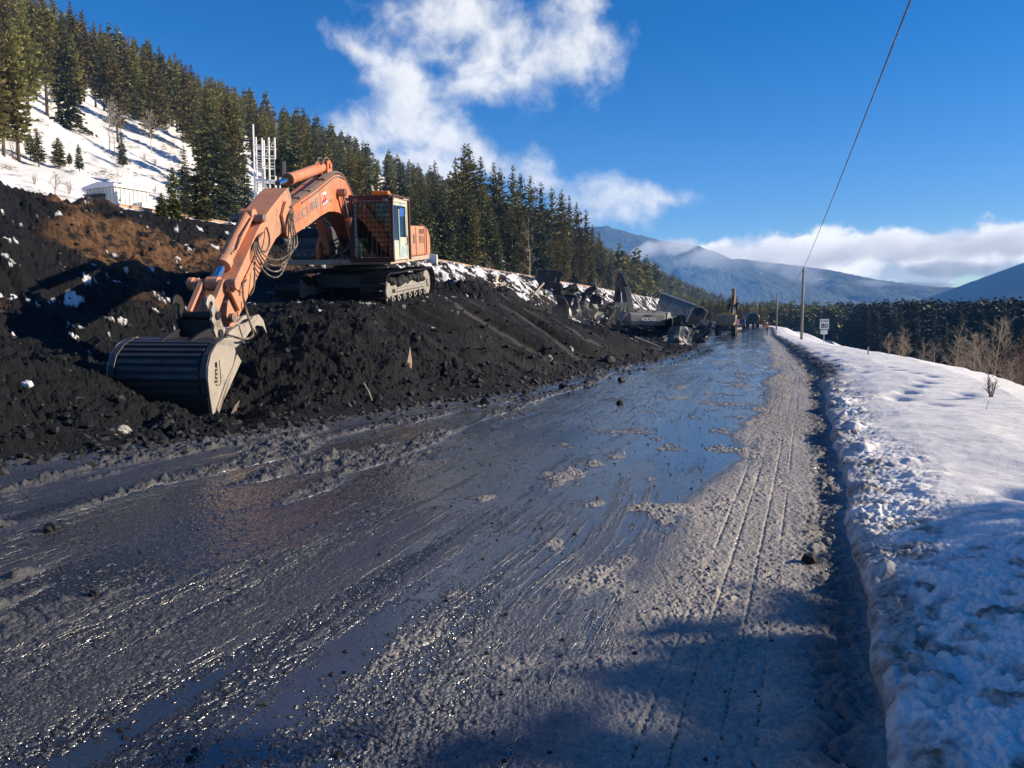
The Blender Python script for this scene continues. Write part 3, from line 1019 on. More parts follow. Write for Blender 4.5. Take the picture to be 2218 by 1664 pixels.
def forest():
    PX = plant_px
    # trees one can point to, left to right
    PX('pine', 8, 330, 60, 'tall olive pine at the left edge of the snow clearing, cut by the picture edge', seed=1)
    PX('pine', 40, 338, 35, 'tall pine on the snow nearest the left edge, rising behind small bushy pines', seed=0)
    PX('pine', 102, 240, -25, 'dark pine reaching past the top of the picture, second row above the snow clearing', seed=4)
    PX('spruce', 152, 280, 22, 'full dark conifer branched to the snow, standing forward in the clearing', seed=2)
    PX('pine', 182, 215, 18, 'slim pine just behind the full dark conifer of the clearing', seed=3)
    PX('pine', 207, 225, 45, 'bare-stemmed pine beside the open snow lane up the hill', seed=2)
    PX('pine', 255, 303, 92, 'leafy pine standing over the bare white birches of the clearing', seed=5)
    PX('spruce', 266, 358, 276, 'small dark spruce alone in the middle of the snow clearing', seed=1)
    PX('pine', 300, 280, 82, 'tall pine on the upper edge of the clearing with pale lower trunk', seed=6)
    PX('pine', 327, 305, 84, 'wide olive pine leaning over the upper edge of the snow clearing', seed=0, wide=1.2)
    PX('pine', 384, 296, 112, 'lone tall pine with long bare trunk at the right end of the clearing', seed=1)
    PX('spruce', 466, 478, 186, 'tallest dark spruce of the clump beside the white lattice tower', seed=0, wide=1.25)
    PX('spruce', 436, 478, 290, 'bright green young spruce in front of the tallest dark spruce', seed=1)
    PX('spruce', 403, 470, 312, 'slender see-through spruce at the left of the dark clump by the rails', seed=3)
    PX('young', 376, 476, 360, 'yellowish bushy pine at the outer left of the dark spruce clump', seed=1, wide=.8)
    PX('spruce', 532, 490, 335, 'dense spruce between the dark clump and the white lattice tower', seed=4, wide=1.2)
    PX('spruce', 498, 488, 330, 'dark spruce filling the middle of the clump above the rails', seed=2, wide=1.3)
    PX('young', 350, 473, 415, 'small spindly pine on the snow right of the white shed', seed=2)
    PX('young', 66, 335, 287, 'bushy yellow-green pine, leftmost of the small ones on the snow', seed=0)
    PX('young', 84, 352, 284, 'bushy young pine touching its neighbour on the snow slope', seed=1)
    PX('young', 128, 360, 297, 'round young pine standing alone on the snow slope', seed=2)
    PX('young', 172, 366, 312, 'thin young pine dusted with snow near the white T-shaped post', seed=1, wide=.8)
    PX('young', 151, 356, 330, 'tiny pine between two bushy young pines on the snow', seed=0)
    for px, b, tp in ((-14, 350, 25), (18, 300, 70), (62, 252, -5), (128, 238, -15), (166, 228, 5), (226, 242, 55), (240, 218, 66), (280, 262, 78), (-30, 300, 0), (78, 215, -30), (350, 270, 100), (398, 300, 128), (418, 318, 140), (352, 300, 150)):
        PX('pine', px, b, tp, 'olive pine along the lower edge of the hill forest around the snow clearing', 'tree', 'pines edging the snow clearing', wide=1.1)
    # along the railway, right of the orange machine
    names = {
        (930, 577, 440): ('spruce', 'bright green spruce at the corner of the orange machine engine cover'),
        (968, 578, 388): ('spruce', 'broad dark spruce standing clear in front of the pines'),
        (1000, 585, 470): ('spruce', 'dark low spruce spreading beside the broad dark spruce'),
        (1040, 592, 455): ('spruce', 'slim spruce in the front row near the brown bushes'),
        (1078, 596, 480): ('spruce', 'small dark spruce wedged in the front row by the rails'),
        (1108, 604, 445): ('spruce', 'tall green spruce in the front row left of the bare white trunk'),
        (1135, 606, 470): ('pine', 'olive pine right behind the bare white trunk'),
        (1168, 608, 450): ('spruce', 'full olive conifer right of the bare white trunk'),
        (1192, 612, 520): ('spruce', 'low dark spruce behind the black wrecked wagon'),
        (1222, 622, 500): ('pine', 'light green pine with a visible trunk behind the black wrecked wagon'),
        (1262, 622, 520): ('pine', 'light olive pine over the bright snow patch'),
        (1278, 628, 548): ('spruce', 'small olive conifer at the right of the bright snow patch'),
        (1300, 628, 525): ('spruce', 'dark spruce at the foot of the falling treeline'),
        (1322, 634, 548): ('spruce', 'last dark spruce but one of the railway trees'),
        (1340, 640, 572): ('spruce', 'last dark spruce of the railway trees, above the raised dark boom'),
    }
    for (px, b, tp), (k, lb) in names.items():
        PX(k, px, b, tp, lb, t=30 + (px % 7) * .4)
    tall = [(985, 340), (1003, 309), (1019, 311), (1040, 338), (1068, 350), (1084, 362), (1110, 358), (1130, 372), (1148, 378), (1172, 392), (1192, 402), (1212, 410), (1232, 424), (1250, 436), (1268, 452), (1284, 486), (1296, 500)]
    for i, (px, tp) in enumerate(tall):
        lb = {1: 'left one of the two tallest thin pines on the skyline', 2: 'right one of the two tallest thin pines on the skyline'}.get(i, 'tall close-set pine behind the front row of railway spruces')
        PX('pine', px, 0, tp, lb, 'tree', None if i in (1, 2) else 'tall pines behind the railway spruces', t=36 + (i * 37 % 11))
    for i in range(44):
        px = random.uniform(890, 1335)
        tp = np.interp(px, (890, 985, 1110, 1250, 1335), (395, 385, 430, 490, 585)) + random.uniform(-20, 70)
        PX('spruce' if i % 3 else 'pine', px, 0, tp, 'conifer filling the dense lower wall of the railway trees', 'tree', 'conifers of the railway tree wall', t=random.uniform(31, 40), wide=1.15)
    for px, tp in ((800, 314), (822, 350), (842, 334), (868, 338), (884, 350), (903, 352), (915, 366), (946, 345), (858, 372), (930, 380)):
        PX('spruce' if px % 3 else 'pine', px, 0, tp, 'conifer against white cloud above the orange cab', 'tree', 'conifers above the orange cab', t=44 + px % 13)
    # the forest on the hill
    SKY = ((-80, -200), (0, -60), (100, -20), (180, 35), (260, 72), (330, 82), (400, 132), (450, 150), (510, 180), (585, 222), (602, 300), (612, 235), (650, 245), (700, 278), (760, 312), (800, 330), (990, 345), (1290, 520), (1340, 580))
    sx_, sy_ = [a for a, _ in SKY], [b for _, b in SKY]
    n, tries = 0, 0
    pts = []
    while n < 140 and tries < 9000:
        tries += 1
        t = random.uniform(36, 165)
        s = random.uniform(.55, 2.2) * t
        x, y = xy(s, t)
        z = float(ground(np.array([x]), np.array([y]), False)[0][0])
        px, py = proj(x, y, z)
        if px < -60 or px > 800:
            continue
        clear = np.interp(px, [-60, 60, 120, 180, 205, 240, 300, 420, 470, 600, 800], [90, 100, 96, 92, 150, 98, 92, 82, 56, 46, 42])
        if t < clear or any((x - a) ** 2 + (y - b) ** 2 < (2.6 + t * .008) ** 2 for a, b in pts):
            continue
        H = random.uniform(10.5, 15.5)
        top = proj(x, y, z + H)[1]
        lim = np.interp(px, sx_, sy_) + random.uniform(0, 14)
        if top < lim:
            H -= (lim - top) * y / FPX
        if H < 7:
            continue
        pts.append((x, y))
        if px < 215:
            lb, g = 'olive pine of the hill forest above the left part of the snow clearing', 'hill pines above the left of the clearing'
        elif px < 420:
            lb, g = 'olive pine of the hill forest above the right part of the snow clearing', 'hill pines above the right of the clearing'
        elif px < 600:
            lb, g = 'thin-stemmed pine in the dense stand behind the dark spruce clump', 'pines behind the dark spruce clump'
        else:
            lb, g = 'conifer of the falling treeline behind the orange boom', 'conifers behind the orange boom'
        plant('pine' if px < 600 or random.random() < .7 else 'spruce', x, y, H, lb, 'tree', g, z=z)
        n += 1
    # valley trees right of the road
    n = 0
    pts = []
    while n < 70:
        px, D = random.uniform(1655, 2290), random.uniform(62, 210) ** 1.0
        u = uv(px, 690)[0]
        x, y = u * D, D
        s, t = st(x, y)
        if t > -16 or any((x - a) ** 2 + (y - b) ** 2 < 16 for a, b in pts):
            continue
        z = float(ground(np.array([x]), np.array([y]), False)[0][0])
        top = 652 + 16 * random.random() + max(0, (130 - D)) * random.uniform(.2, 1.1)
        H = EYE + uv(px, top)[1] * D - z
        if H < 5 or H > 24:
            continue
        pts.append((x, y))
        if D > 125:
            lb, g = 'dark conifer on the skyline of the shaded valley forest', 'far conifers of the valley forest'
        elif px < 1790:
            lb, g = 'dark valley conifer behind the power pole and speed sign', 'valley conifers behind the speed sign'
        else:
            lb, g = 'dark valley conifer below the road behind the bare aspens', 'valley conifers behind the bare aspens'
        plant('valley', x, y, H, lb, 'tree', g, z=z, wide=1.1)
        n += 1
    for i in range(26):       # sunlit trees where the road bends away
        px, D = random.uniform(1492, 1660), random.uniform(185, 230)
        u = uv(px, 690)[0]
        x, y = u * D, D
        z = float(ground(np.array([x]), np.array([y]), False)[0][0])
        H = EYE + uv(px, random.uniform(636, 664) if px < 1600 else random.uniform(650, 670))[1] * D - z
        plant('pine', x, y, max(4, H), 'sunlit green conifer beyond the vehicles where the road bends', 'tree', 'trees beyond the road bend', z=z, wide=1.25)
    # tall trees outside the frame on the right that throw the shade over the near road
    for (x, y, H) in [(x_, y_, (x_ - np.interp(y_, (-6, 1, 2.6, 3.4, 4.6, 6, 7.6, 9.2, 10.5), (-3.2, -3.2, -2.8, -1.8, -.2, 2.0, 4.6, 6.3, 8.5)) + random.uniform(-.6, .5)) * .425) for x_, y_ in ((13, -4.4), (12.6, -2.2), (13.2, -.4), (12.7, 1.3), (13.1, 2.7), (12.8, 4.3), (13.3, 5.6), (13, 7.1), (13.4, 8.6), (16.4, -3.2), (16, -1.2), (16.6, .6), (16.1, 2.2), (16.5, 3.7), (16.2, 5.2), (16.6, 6.6), (16.9, 8.0), (20, -2), (20, 1.5), (20.3, 4.4), (20.1, 7))]:
        z = float(ground(np.array([x]), np.array([y]), False)[0][0])
        plant('spruce', x, y, max(2, H - z), 'tall roadside spruce outside the picture shading the near road', 'tree', 'roadside spruces shading the near road', z=z, wide=2.6)


forest()


def far_forest(name, spots, hmin, hmax, mat, quads):
    """a far-off wood that reads as one mass"""
    protos = []
    for i in range(4):
        _, Q, F = conifer('valley', 14, 500 + i, quads)
        protos.append(Q / 14)
    Vs = []
    for (x, y, z) in spots:
        Q = protos[random.randrange(4)]
        D = math.hypot(x, y)
        h = random.uniform(hmin, hmax) if hmax > 0 else min(23, max(5, EYE + random.uniform(.008, .021) * D - z))
        a = random.uniform(0, 6.28)
        ca, sa = math.cos(a), math.sin(a)
        X = Q @ np.array([[ca, sa, 0], [-sa, ca, 0], [0, 0, 1]])
        Vs.append(X * np.array([h * .95, h * .95, h]) + np.array([x, y, z]))
    V = np.concatenate(Vs)
    o = fast_mesh(name, V, np.arange(len(V)).reshape(-1, 4), M[mat], smooth=False)
    return tag(o, kind='stuff')


def spots(n, f):
    out = []
    a = np.array([f() for _ in range(n)])
    z, _, _ = ground(a[:, 0], a[:, 1], False)
    return [(x, y, q) for (x, y), q in zip(a, z)]


def hill_spot():
    s = random.uniform(150, 1100) if random.random() < .8 else random.uniform(60, 300)
    t = random.uniform(34 if s > 175 else 150, 300)
    return xy(s, t)


def valley_spot():
    while True:
        D = random.uniform(150, 900) if random.random() < .6 else random.uniform(120, 330)
        u = random.uniform(.31, .75)
        if st(u * D, D)[1] < -22:
            return u * D, D


def bend_spot():
    D = random.uniform(232, 420)
    u = random.uniform(.21, .44)
    return u * D, D


far_forest('far_forest', spots(1500, hill_spot), 9, 15, 'pine', 2.3)
far_forest('far_forest', spots(1700, valley_spot), 0, 0, 'valley_needles', 2.2)
far_forest('far_forest', spots(520, bend_spot), 0, 0, 'pine', 2.0)


# ------------------------------------------------------------------ paints and metals for the machines
M['orange'] = simple('orange_paint', (.62, .15, .06), .45, var=.2, scale=1.2, dirt=(.38, .22, .145), dirt_lo=.38, dirt_hi=.66, dscale=1.1)
M['faded'] = simple('faded_orange_paint', (.54, .235, .135), .55, var=.18, scale=1.4, dirt=(.26, .18, .135), dirt_lo=.42, dirt_hi=.70, dscale=1.5)
M['darkred'] = simple('dark_red_guard', (.06, .022, .018), .6, var=.3, scale=2, dirt=(.10, .07, .055), dirt_lo=.55)
M['track'] = simple('track_steel', (.030, .029, .030), .5, .5, var=.4, scale=5, dirt=(.012, .012, .012), dirt_lo=.5, dscale=4)
M['frame'] = simple('track_frame', (.27, .25, .22), .6, var=.3, scale=4, dirt=(.02, .02, .02), dirt_lo=.5, dscale=3)
M['greysteel'] = simple('worn_steel', (.38, .34, .29), .5, .2, var=.3, scale=3, dirt=(.09, .075, .062), dirt_lo=.48, dirt_hi=.8, dscale=2.2)
M['bucket'] = simple('bucket_steel', (.036, .035, .036), .42, .45, var=.35, scale=2.5, dirt=(.025, .022, .02), dirt_lo=.5, dscale=3)
M['wear'] = simple('wear_plate', (.075, .073, .074), .38, .6, var=.35, scale=5, dirt=(.03, .03, .03), dirt_lo=.55, dscale=4)
M['chrome'] = simple('chrome_rod', (.75, .76, .78), .15, 1.0, var=.05)
M['rubber'] = simple('rubber_hose', (.035, .032, .03), .55, var=.3, dirt=(.30, .24, .18), dirt_lo=.38, dscale=6)
M['pipe'] = simple('steel_pipe', (.22, .17, .14), .45, .3, var=.3)
M['black'] = simple('black_plastic', (.012, .012, .013), .5, var=.3)
M['cabpaint'] = simple('cab_paint', (.50, .47, .40), .5, var=.12, dirt=(.30, .27, .22), dirt_lo=.55)
M['tan'] = simple('tan_deck', (.42, .33, .25), .6, var=.2, dirt=(.12, .09, .07), dirt_lo=.6)
M['amber'] = simple('amber_lens', (.85, .26, .02), .2, var=.08)
M['darkgrey'] = simple('dark_grey_paint', (.065, .07, .078), .5, var=.2, dirt=(.12, .11, .10), dirt_lo=.55)
M['midgrey'] = simple('grey_paint', (.20, .195, .18), .5, var=.15, dirt=(.10, .095, .085), dirt_lo=.5)
M['text_grey'] = simple('grey_lettering', (.20, .17, .165), .6, var=.35, scale=9, dirt=(.5, .24, .15), dirt_lo=.58, dscale=9)
M['white'] = simple('white_paint', (.78, .78, .76), .5, var=.06)
M['red'] = simple('red_paint', (.55, .03, .03), .5, var=.1)
M['blue'] = simple('blue_paint', (.03, .10, .42), .4, var=.1)
M['black_ink'] = simple('black_ink', (.015, .015, .015), .6, var=.1)
M['teal'] = simple('teal_cab_paint', (.30, .42, .40), .5, var=.25, scale=2, dirt=(.50, .46, .36), dirt_lo=.42, dirt_hi=.6, dscale=2)


def m_glass(name, tint, gl=.12):
    m = bpy.data.materials.new(name)
    m.use_nodes = True
    nt = NT(m.node_tree)
    tr = nt.n('ShaderNodeBsdfTransparent', None, Color=tint)
    gs = nt.n('ShaderNodeBsdfGlossy', None, Color=c4(.9), Roughness=.04)
    fr = nt.n('ShaderNodeFresnel', None, IOR=1.5)
    f = nt.m('ADD', fr.outputs[0], gl, clamp=True)
    mx = nt.n('ShaderNodeMixShader', None, _0=f, _1=tr, _2=gs)
    nt.n('ShaderNodeOutputMaterial', None, Surface=mx.outputs[0])
    return m


M['glass'] = m_glass('cab_glass', c4(.24, .36, .36), .01)
M['darkglass'] = m_glass('dark_glass', c4(.08, .10, .11), .1)


def lettering(s, size_w, mat, parent, origin, xdir, updir, name='lettering', ext=.004, h=None):
    """raised or painted letters; xdir = reading direction, updir = up, in the parent's space"""
    cu = bpy.data.curves.new(name, 'FONT')
    cu.body = s
    cu.extrude = ext
    cu.size = 1
    cu.offset = .018
    cu.materials.append(mat)
    o = bpy.data.objects.new(name, cu)
    COL.objects.link(o)
    bpy.context.view_layer.update()
    wd, ht = max(o.dimensions[0], .01), max(o.dimensions[1], .01)
    x, u = Vector(xdir).normalized(), Vector(updir)
    u = (u - x * u.dot(x)).normalized()
    nrm = x.cross(u)
    kx = size_w / wd
    ky = (h / ht) if h else kx
    m = Matrix((x * kx, u * ky, nrm)).transposed().to_4x4()
    m.translation = Vector(origin)
    me = bpy.data.meshes.new_from_object(o)
    bpy.data.objects.remove(o)
    o = bpy.data.objects.new(name, me)
    COL.objects.link(o)
    o.parent = parent
    o.matrix_local = m
    return o


def track_loop(x0, x1, r, sag=0.0, n=46, high=0.0):
    """closed path of a crawler track in the x-z plane with its direction angles"""
    pts = []
    for a in np.linspace(-90, -270, 14):
        pts.append((x0 + r * math.cos(R(a)), r + r * math.sin(R(a))))
    for f in np.linspace(0, 1, 14)[1:-1]:
        pts.append((x0 + (x1 - x0) * f, 2 * r - sag * math.sin(math.pi * f) + high * math.exp(-((f - .55) / .22) ** 2)))
    for a in np.linspace(90, -90, 14):
        pts.append((x1 + r * math.cos(R(a)), r + r * math.sin(R(a))))
    pts.append(pts[0])
    P = np.array(pts)
    dl = np.concatenate([[0], np.cumsum(np.hypot(*np.diff(P, axis=0).T))])
    q = np.linspace(0, dl[-1], n, endpoint=False)
    X, Z = np.interp(q, dl, P[:, 0]), np.interp(q, dl, P[:, 1])
    X2, Z2 = np.interp((q + .02) % dl[-1], dl, P[:, 0]), np.interp((q + .02) % dl[-1], dl, P[:, 1])
    return [(x, z, math.atan2(z2 - z, x2 - x)) for x, z, x2, z2 in zip(X, Z, X2, Z2)], dl[-1] / n


def make_track(parent, y, x0, x1, r, w, mats=('track', 'frame'), high=.0, mud=True, side=1, rollers=7):
    lp, pitch = track_loop(x0, x1, r, .04, max(30, int((x1 - x0) * 2 / .19 + 13)), high)
    b = MB()
    for x, z, a in lp:
        m = Matrix.Rotation(-a, 3, 'Y')
        b.box((x, y, z), (pitch * .93, w, .028), m)
        nrm = m @ Vector((0, 0, 1))
        for off in (-.36, 0, .36):       # three grouser bars on every shoe
            c = Vector((x, y, z)) + m @ Vector((off * pitch, 0, .026))
            b.box(c, (.016, w, .034 if off == 0 else .026), m)
    t = b.build('track', M[mats[0]], parent)
    f = MB()
    f.prism([(x0 - .05, r - .12), (x0 + .1, r + .12), (x0 + .5, r + .16), (x1 - .55, r + .16), (x1 - .12, r + .22), (x1 + .05, r + .16), (x1 + .05, r - .1), (x1 - .3, r - .17), (x0 + .2, r - .17)], y - w * .30, y + w * .30)
    f.prism([(x0 + .35, r + .0), (x1 - .5, r + .02), (x1 - .5, r - .06), (x0 + .35, r - .08)], y + side * w * .30, y + side * w * .42)
    f.build('track_frame', M[mats[1]], t, .01)
    MB().cyl((x0, y - w * .28, r), (x0, y + w * .28, r), r - .07, n=20).cyl((x0, y - w * .36, r), (x0, y + w * .36, r), .12, n=12).build('idler', M[mats[1]], t, .012)
    s = MB().cyl((x1, y - w * .22, r), (x1, y + w * .22, r), r - .10, n=20)
    s.cyl((x1, y - w * .40, r), (x1, y + w * .40, r), .21, n=16)
    s.build('sprocket', M[mats[1]], t, .012)
    for k in range(rollers):
        x = x0 + .42 + (x1 - x0 - .85) * k / (rollers - 1)
        MB().cyl((x, y - w * .36, r - .24), (x, y + w * .36, r - .24), .10, n=12).cyl((x, y - w * .42, r - .24), (x, y + w * .42, r - .24), .05, n=8).build('roller', M[mats[1]], t, .008)
    if mud:
        g = MB()
        rg = random.Random(5)
        for k in range(60):
            q = rg.random()
            g.sphere((x0 + .35 + (x1 - x0 - .7) * q, y + w * rg.uniform(-.35, .36), r + .19 + rg.uniform(-.04, .09)), rg.uniform(.07, .15), 7, 5, (1.2, 1, .8))
        g.build('packed_coal', M['coal_lump'], t)
    return t


M['coal_lump'] = simple('coal_lumps', (.009, .0096, .0108), .7, var=.5, scale=4, dirt=(.028, .029, .030), dirt_lo=.55, dscale=6, bmp=.8)

EXO = Vector((-4.45, 23.0, 2.27))


def person(name, loc, rotz, joints, radii, vest, trousers, label, cat='person', hat=(.85, .85, .8), skin=(.45, .27, .19), scale=1.0):
    """one continuous skinned body; clothing, face and helmet are children"""
    root = empty(name, loc, (0, 0, rotz))
    root.scale = (scale,) * 3
    bm = bmesh.new()
    ly = bm.verts.layers.skin.verify()
    keys = list(joints['v'])
    vs = {}
    for k in keys:
        vs[k] = bm.verts.new(joints['v'][k])
        rr = radii.get(k.rstrip('LR'), .05)
        vs[k][ly].radius = (rr if not isinstance(rr, tuple) else rr[0], rr if not isinstance(rr, tuple) else rr[1])
    for a, b in joints['e']:
        bm.edges.new((vs[a], vs[b]))
    vs['pelvis'][ly].use_root = True
    me = bpy.data.meshes.new('body')
    bm.to_mesh(me)
    bm.free()
    o = bpy.data.objects.new('body', me)
    COL.objects.link(o)
    o.parent = root
    o.modifiers.new('skin', 'SKIN').use_smooth_shade = True
    o.modifiers.new('sub', 'SUBSURF').levels = 1
    o.modifiers['sub'].render_levels = 2

    def fn(nt, b):
        p = nt.n('ShaderNodeSeparateXYZ', None, _0=opos(nt)).outputs
        base = nt.mix(nt.m('GREATER_THAN', p[2], joints['waist']), trousers, vest)
        stripe = nt.m('LESS_THAN', nt.m('ABSOLUTE', nt.m('SUBTRACT', p[2], joints['stripe'])), .028)
        base = nt.mix(stripe, base, c4(.75, .78, .5))
        base = nt.mix(nt.m('GREATER_THAN', p[2], joints['neck']), base, skin + (1,))
        base = nt.mix(nt.m('LESS_THAN', p[2], joints['boot']), base, c4(.03, .025, .02))
        nt.set(b.inputs['Base Color'], base)
        b.inputs['Roughness'].default_value = .8
    me.materials.append(material('work_clothes', fn))
    h = Vector(joints['v']['head'])
    hm = MB().sphere((h[0], h[1], h[2] + .055), .125, 14, 8, (1.12, .98, .78)).cyl((h[0] + .05, h[1], h[2] + .035), (h[0] + .05, h[1], h[2] + .05), .14, n=16)
    hm.build('hard_hat', simple('hard_hat', hat, .4, var=.05), root, smooth=True)
    fc = MB().sphere((h[0] + .095, h[1], h[2] - .03), .022, 8, 5, (1, .8, 1.4))
    fc.build('nose', simple('skin', skin, .6, var=.1), root, smooth=True)
    ey = MB()
    for sgn in (-1, 1):
        ey.sphere((h[0] + .088, h[1] + sgn * .035, h[2] + .0), .012, 6, 4)
    ey.sphere((h[0] + .085, h[1], h[2] - .075), .014, 8, 4, (.5, 1.8, .5))
    ey.build('face_features', M['black'], root)
    tag(root, label, cat)
    return root


RAD = dict(pelvis=(.15, .12), waist=(.14, .11), chest=(.17, .13), neck=.055, head=.095, crown=.08, shoulder=.075, elbow=.05, wrist=.035, hand=.042, finger=.012, thumb=.013, hip=.105, knee=.068, ankle=.05, toe=.045)


def sit_joints():
    v = {'pelvis': (0, 0, .50), 'waist': (-.02, 0, .68), 'chest': (-.02, 0, .90), 'neck': (0, 0, 1.06), 'head': (.03, 0, 1.18), 'crown': (.03, 0, 1.27)}
    e = [('pelvis', 'waist'), ('waist', 'chest'), ('chest', 'neck'), ('neck', 'head'), ('head', 'crown')]
    for s, q in ((1, 'L'), (-1, 'R')):
        v.update({'shoulder' + q: (-.01, .19 * s, .97), 'elbow' + q: (.08, .25 * s, .72), 'wrist' + q: (.32, .23 * s, .74), 'hand' + q: (.40, .22 * s, .75),
                  'hip' + q: (.06, .10 * s, .47), 'knee' + q: (.46, .13 * s, .48), 'ankle' + q: (.52, .13 * s, .10), 'toe' + q: (.66, .14 * s, .05)})
        e += [('chest', 'shoulder' + q), ('shoulder' + q, 'elbow' + q), ('elbow' + q, 'wrist' + q), ('wrist' + q, 'hand' + q), ('pelvis', 'hip' + q), ('hip' + q, 'knee' + q), ('knee' + q, 'ankle' + q), ('ankle' + q, 'toe' + q)]
        for i in range(4):
            v['finger%d%s' % (i, q)] = (.46 + .012 * (i in (1, 2)), (.195 + .017 * i) * s, .735)
            e.append(('hand' + q, 'finger%d%s' % (i, q)))
        v['thumb' + q] = (.43, .175 * s, .77)
        e.append(('hand' + q, 'thumb' + q))
    return dict(v=v, e=e, waist=.6, stripe=.85, neck=1.05, boot=.12)


def stand_joints():
    v = {'pelvis': (0, 0, .95), 'waist': (0, 0, 1.10), 'chest': (0, 0, 1.33), 'neck': (.01, 0, 1.50), 'head': (.03, 0, 1.63), 'crown': (.03, 0, 1.71)}
    e = [('pelvis', 'waist'), ('waist', 'chest'), ('chest', 'neck'), ('neck', 'head'), ('head', 'crown')]
    for s, q in ((1, 'L'), (-1, 'R')):
        st_ = .10 * s
        v.update({'shoulder' + q: (0, .20 * s, 1.42), 'elbow' + q: (-.02 - st_ * .4, .26 * s, 1.14), 'wrist' + q: (.08 - st_ * .6, .27 * s, .90), 'hand' + q: (.10 - st_ * .6, .27 * s, .82),
                  'hip' + q: (0, .10 * s, .90), 'knee' + q: (.03 + st_, .11 * s, .50), 'ankle' + q: (-.02 + st_ * 1.6, .11 * s, .09), 'toe' + q: (.13 + st_ * 1.6, .13 * s, .04)})
        e += [('chest', 'shoulder' + q), ('shoulder' + q, 'elbow' + q), ('elbow' + q, 'wrist' + q), ('wrist' + q, 'hand' + q), ('pelvis', 'hip' + q), ('hip' + q, 'knee' + q), ('knee' + q, 'ankle' + q), ('ankle' + q, 'toe' + q)]
        for i in range(4):
            v['finger%d%s' % (i, q)] = (.08 - st_ * .6 + .018 * i, .268 * s, .745 + .008 * abs(i - 1.5))
            e.append(('hand' + q, 'finger%d%s' % (i, q)))
        v['thumb' + q] = (.145 - st_ * .6, .25 * s, .79)
        e.append(('hand' + q, 'thumb' + q))
    return dict(v=v, e=e, waist=.98, stripe=1.22, neck=1.49, boot=.13)


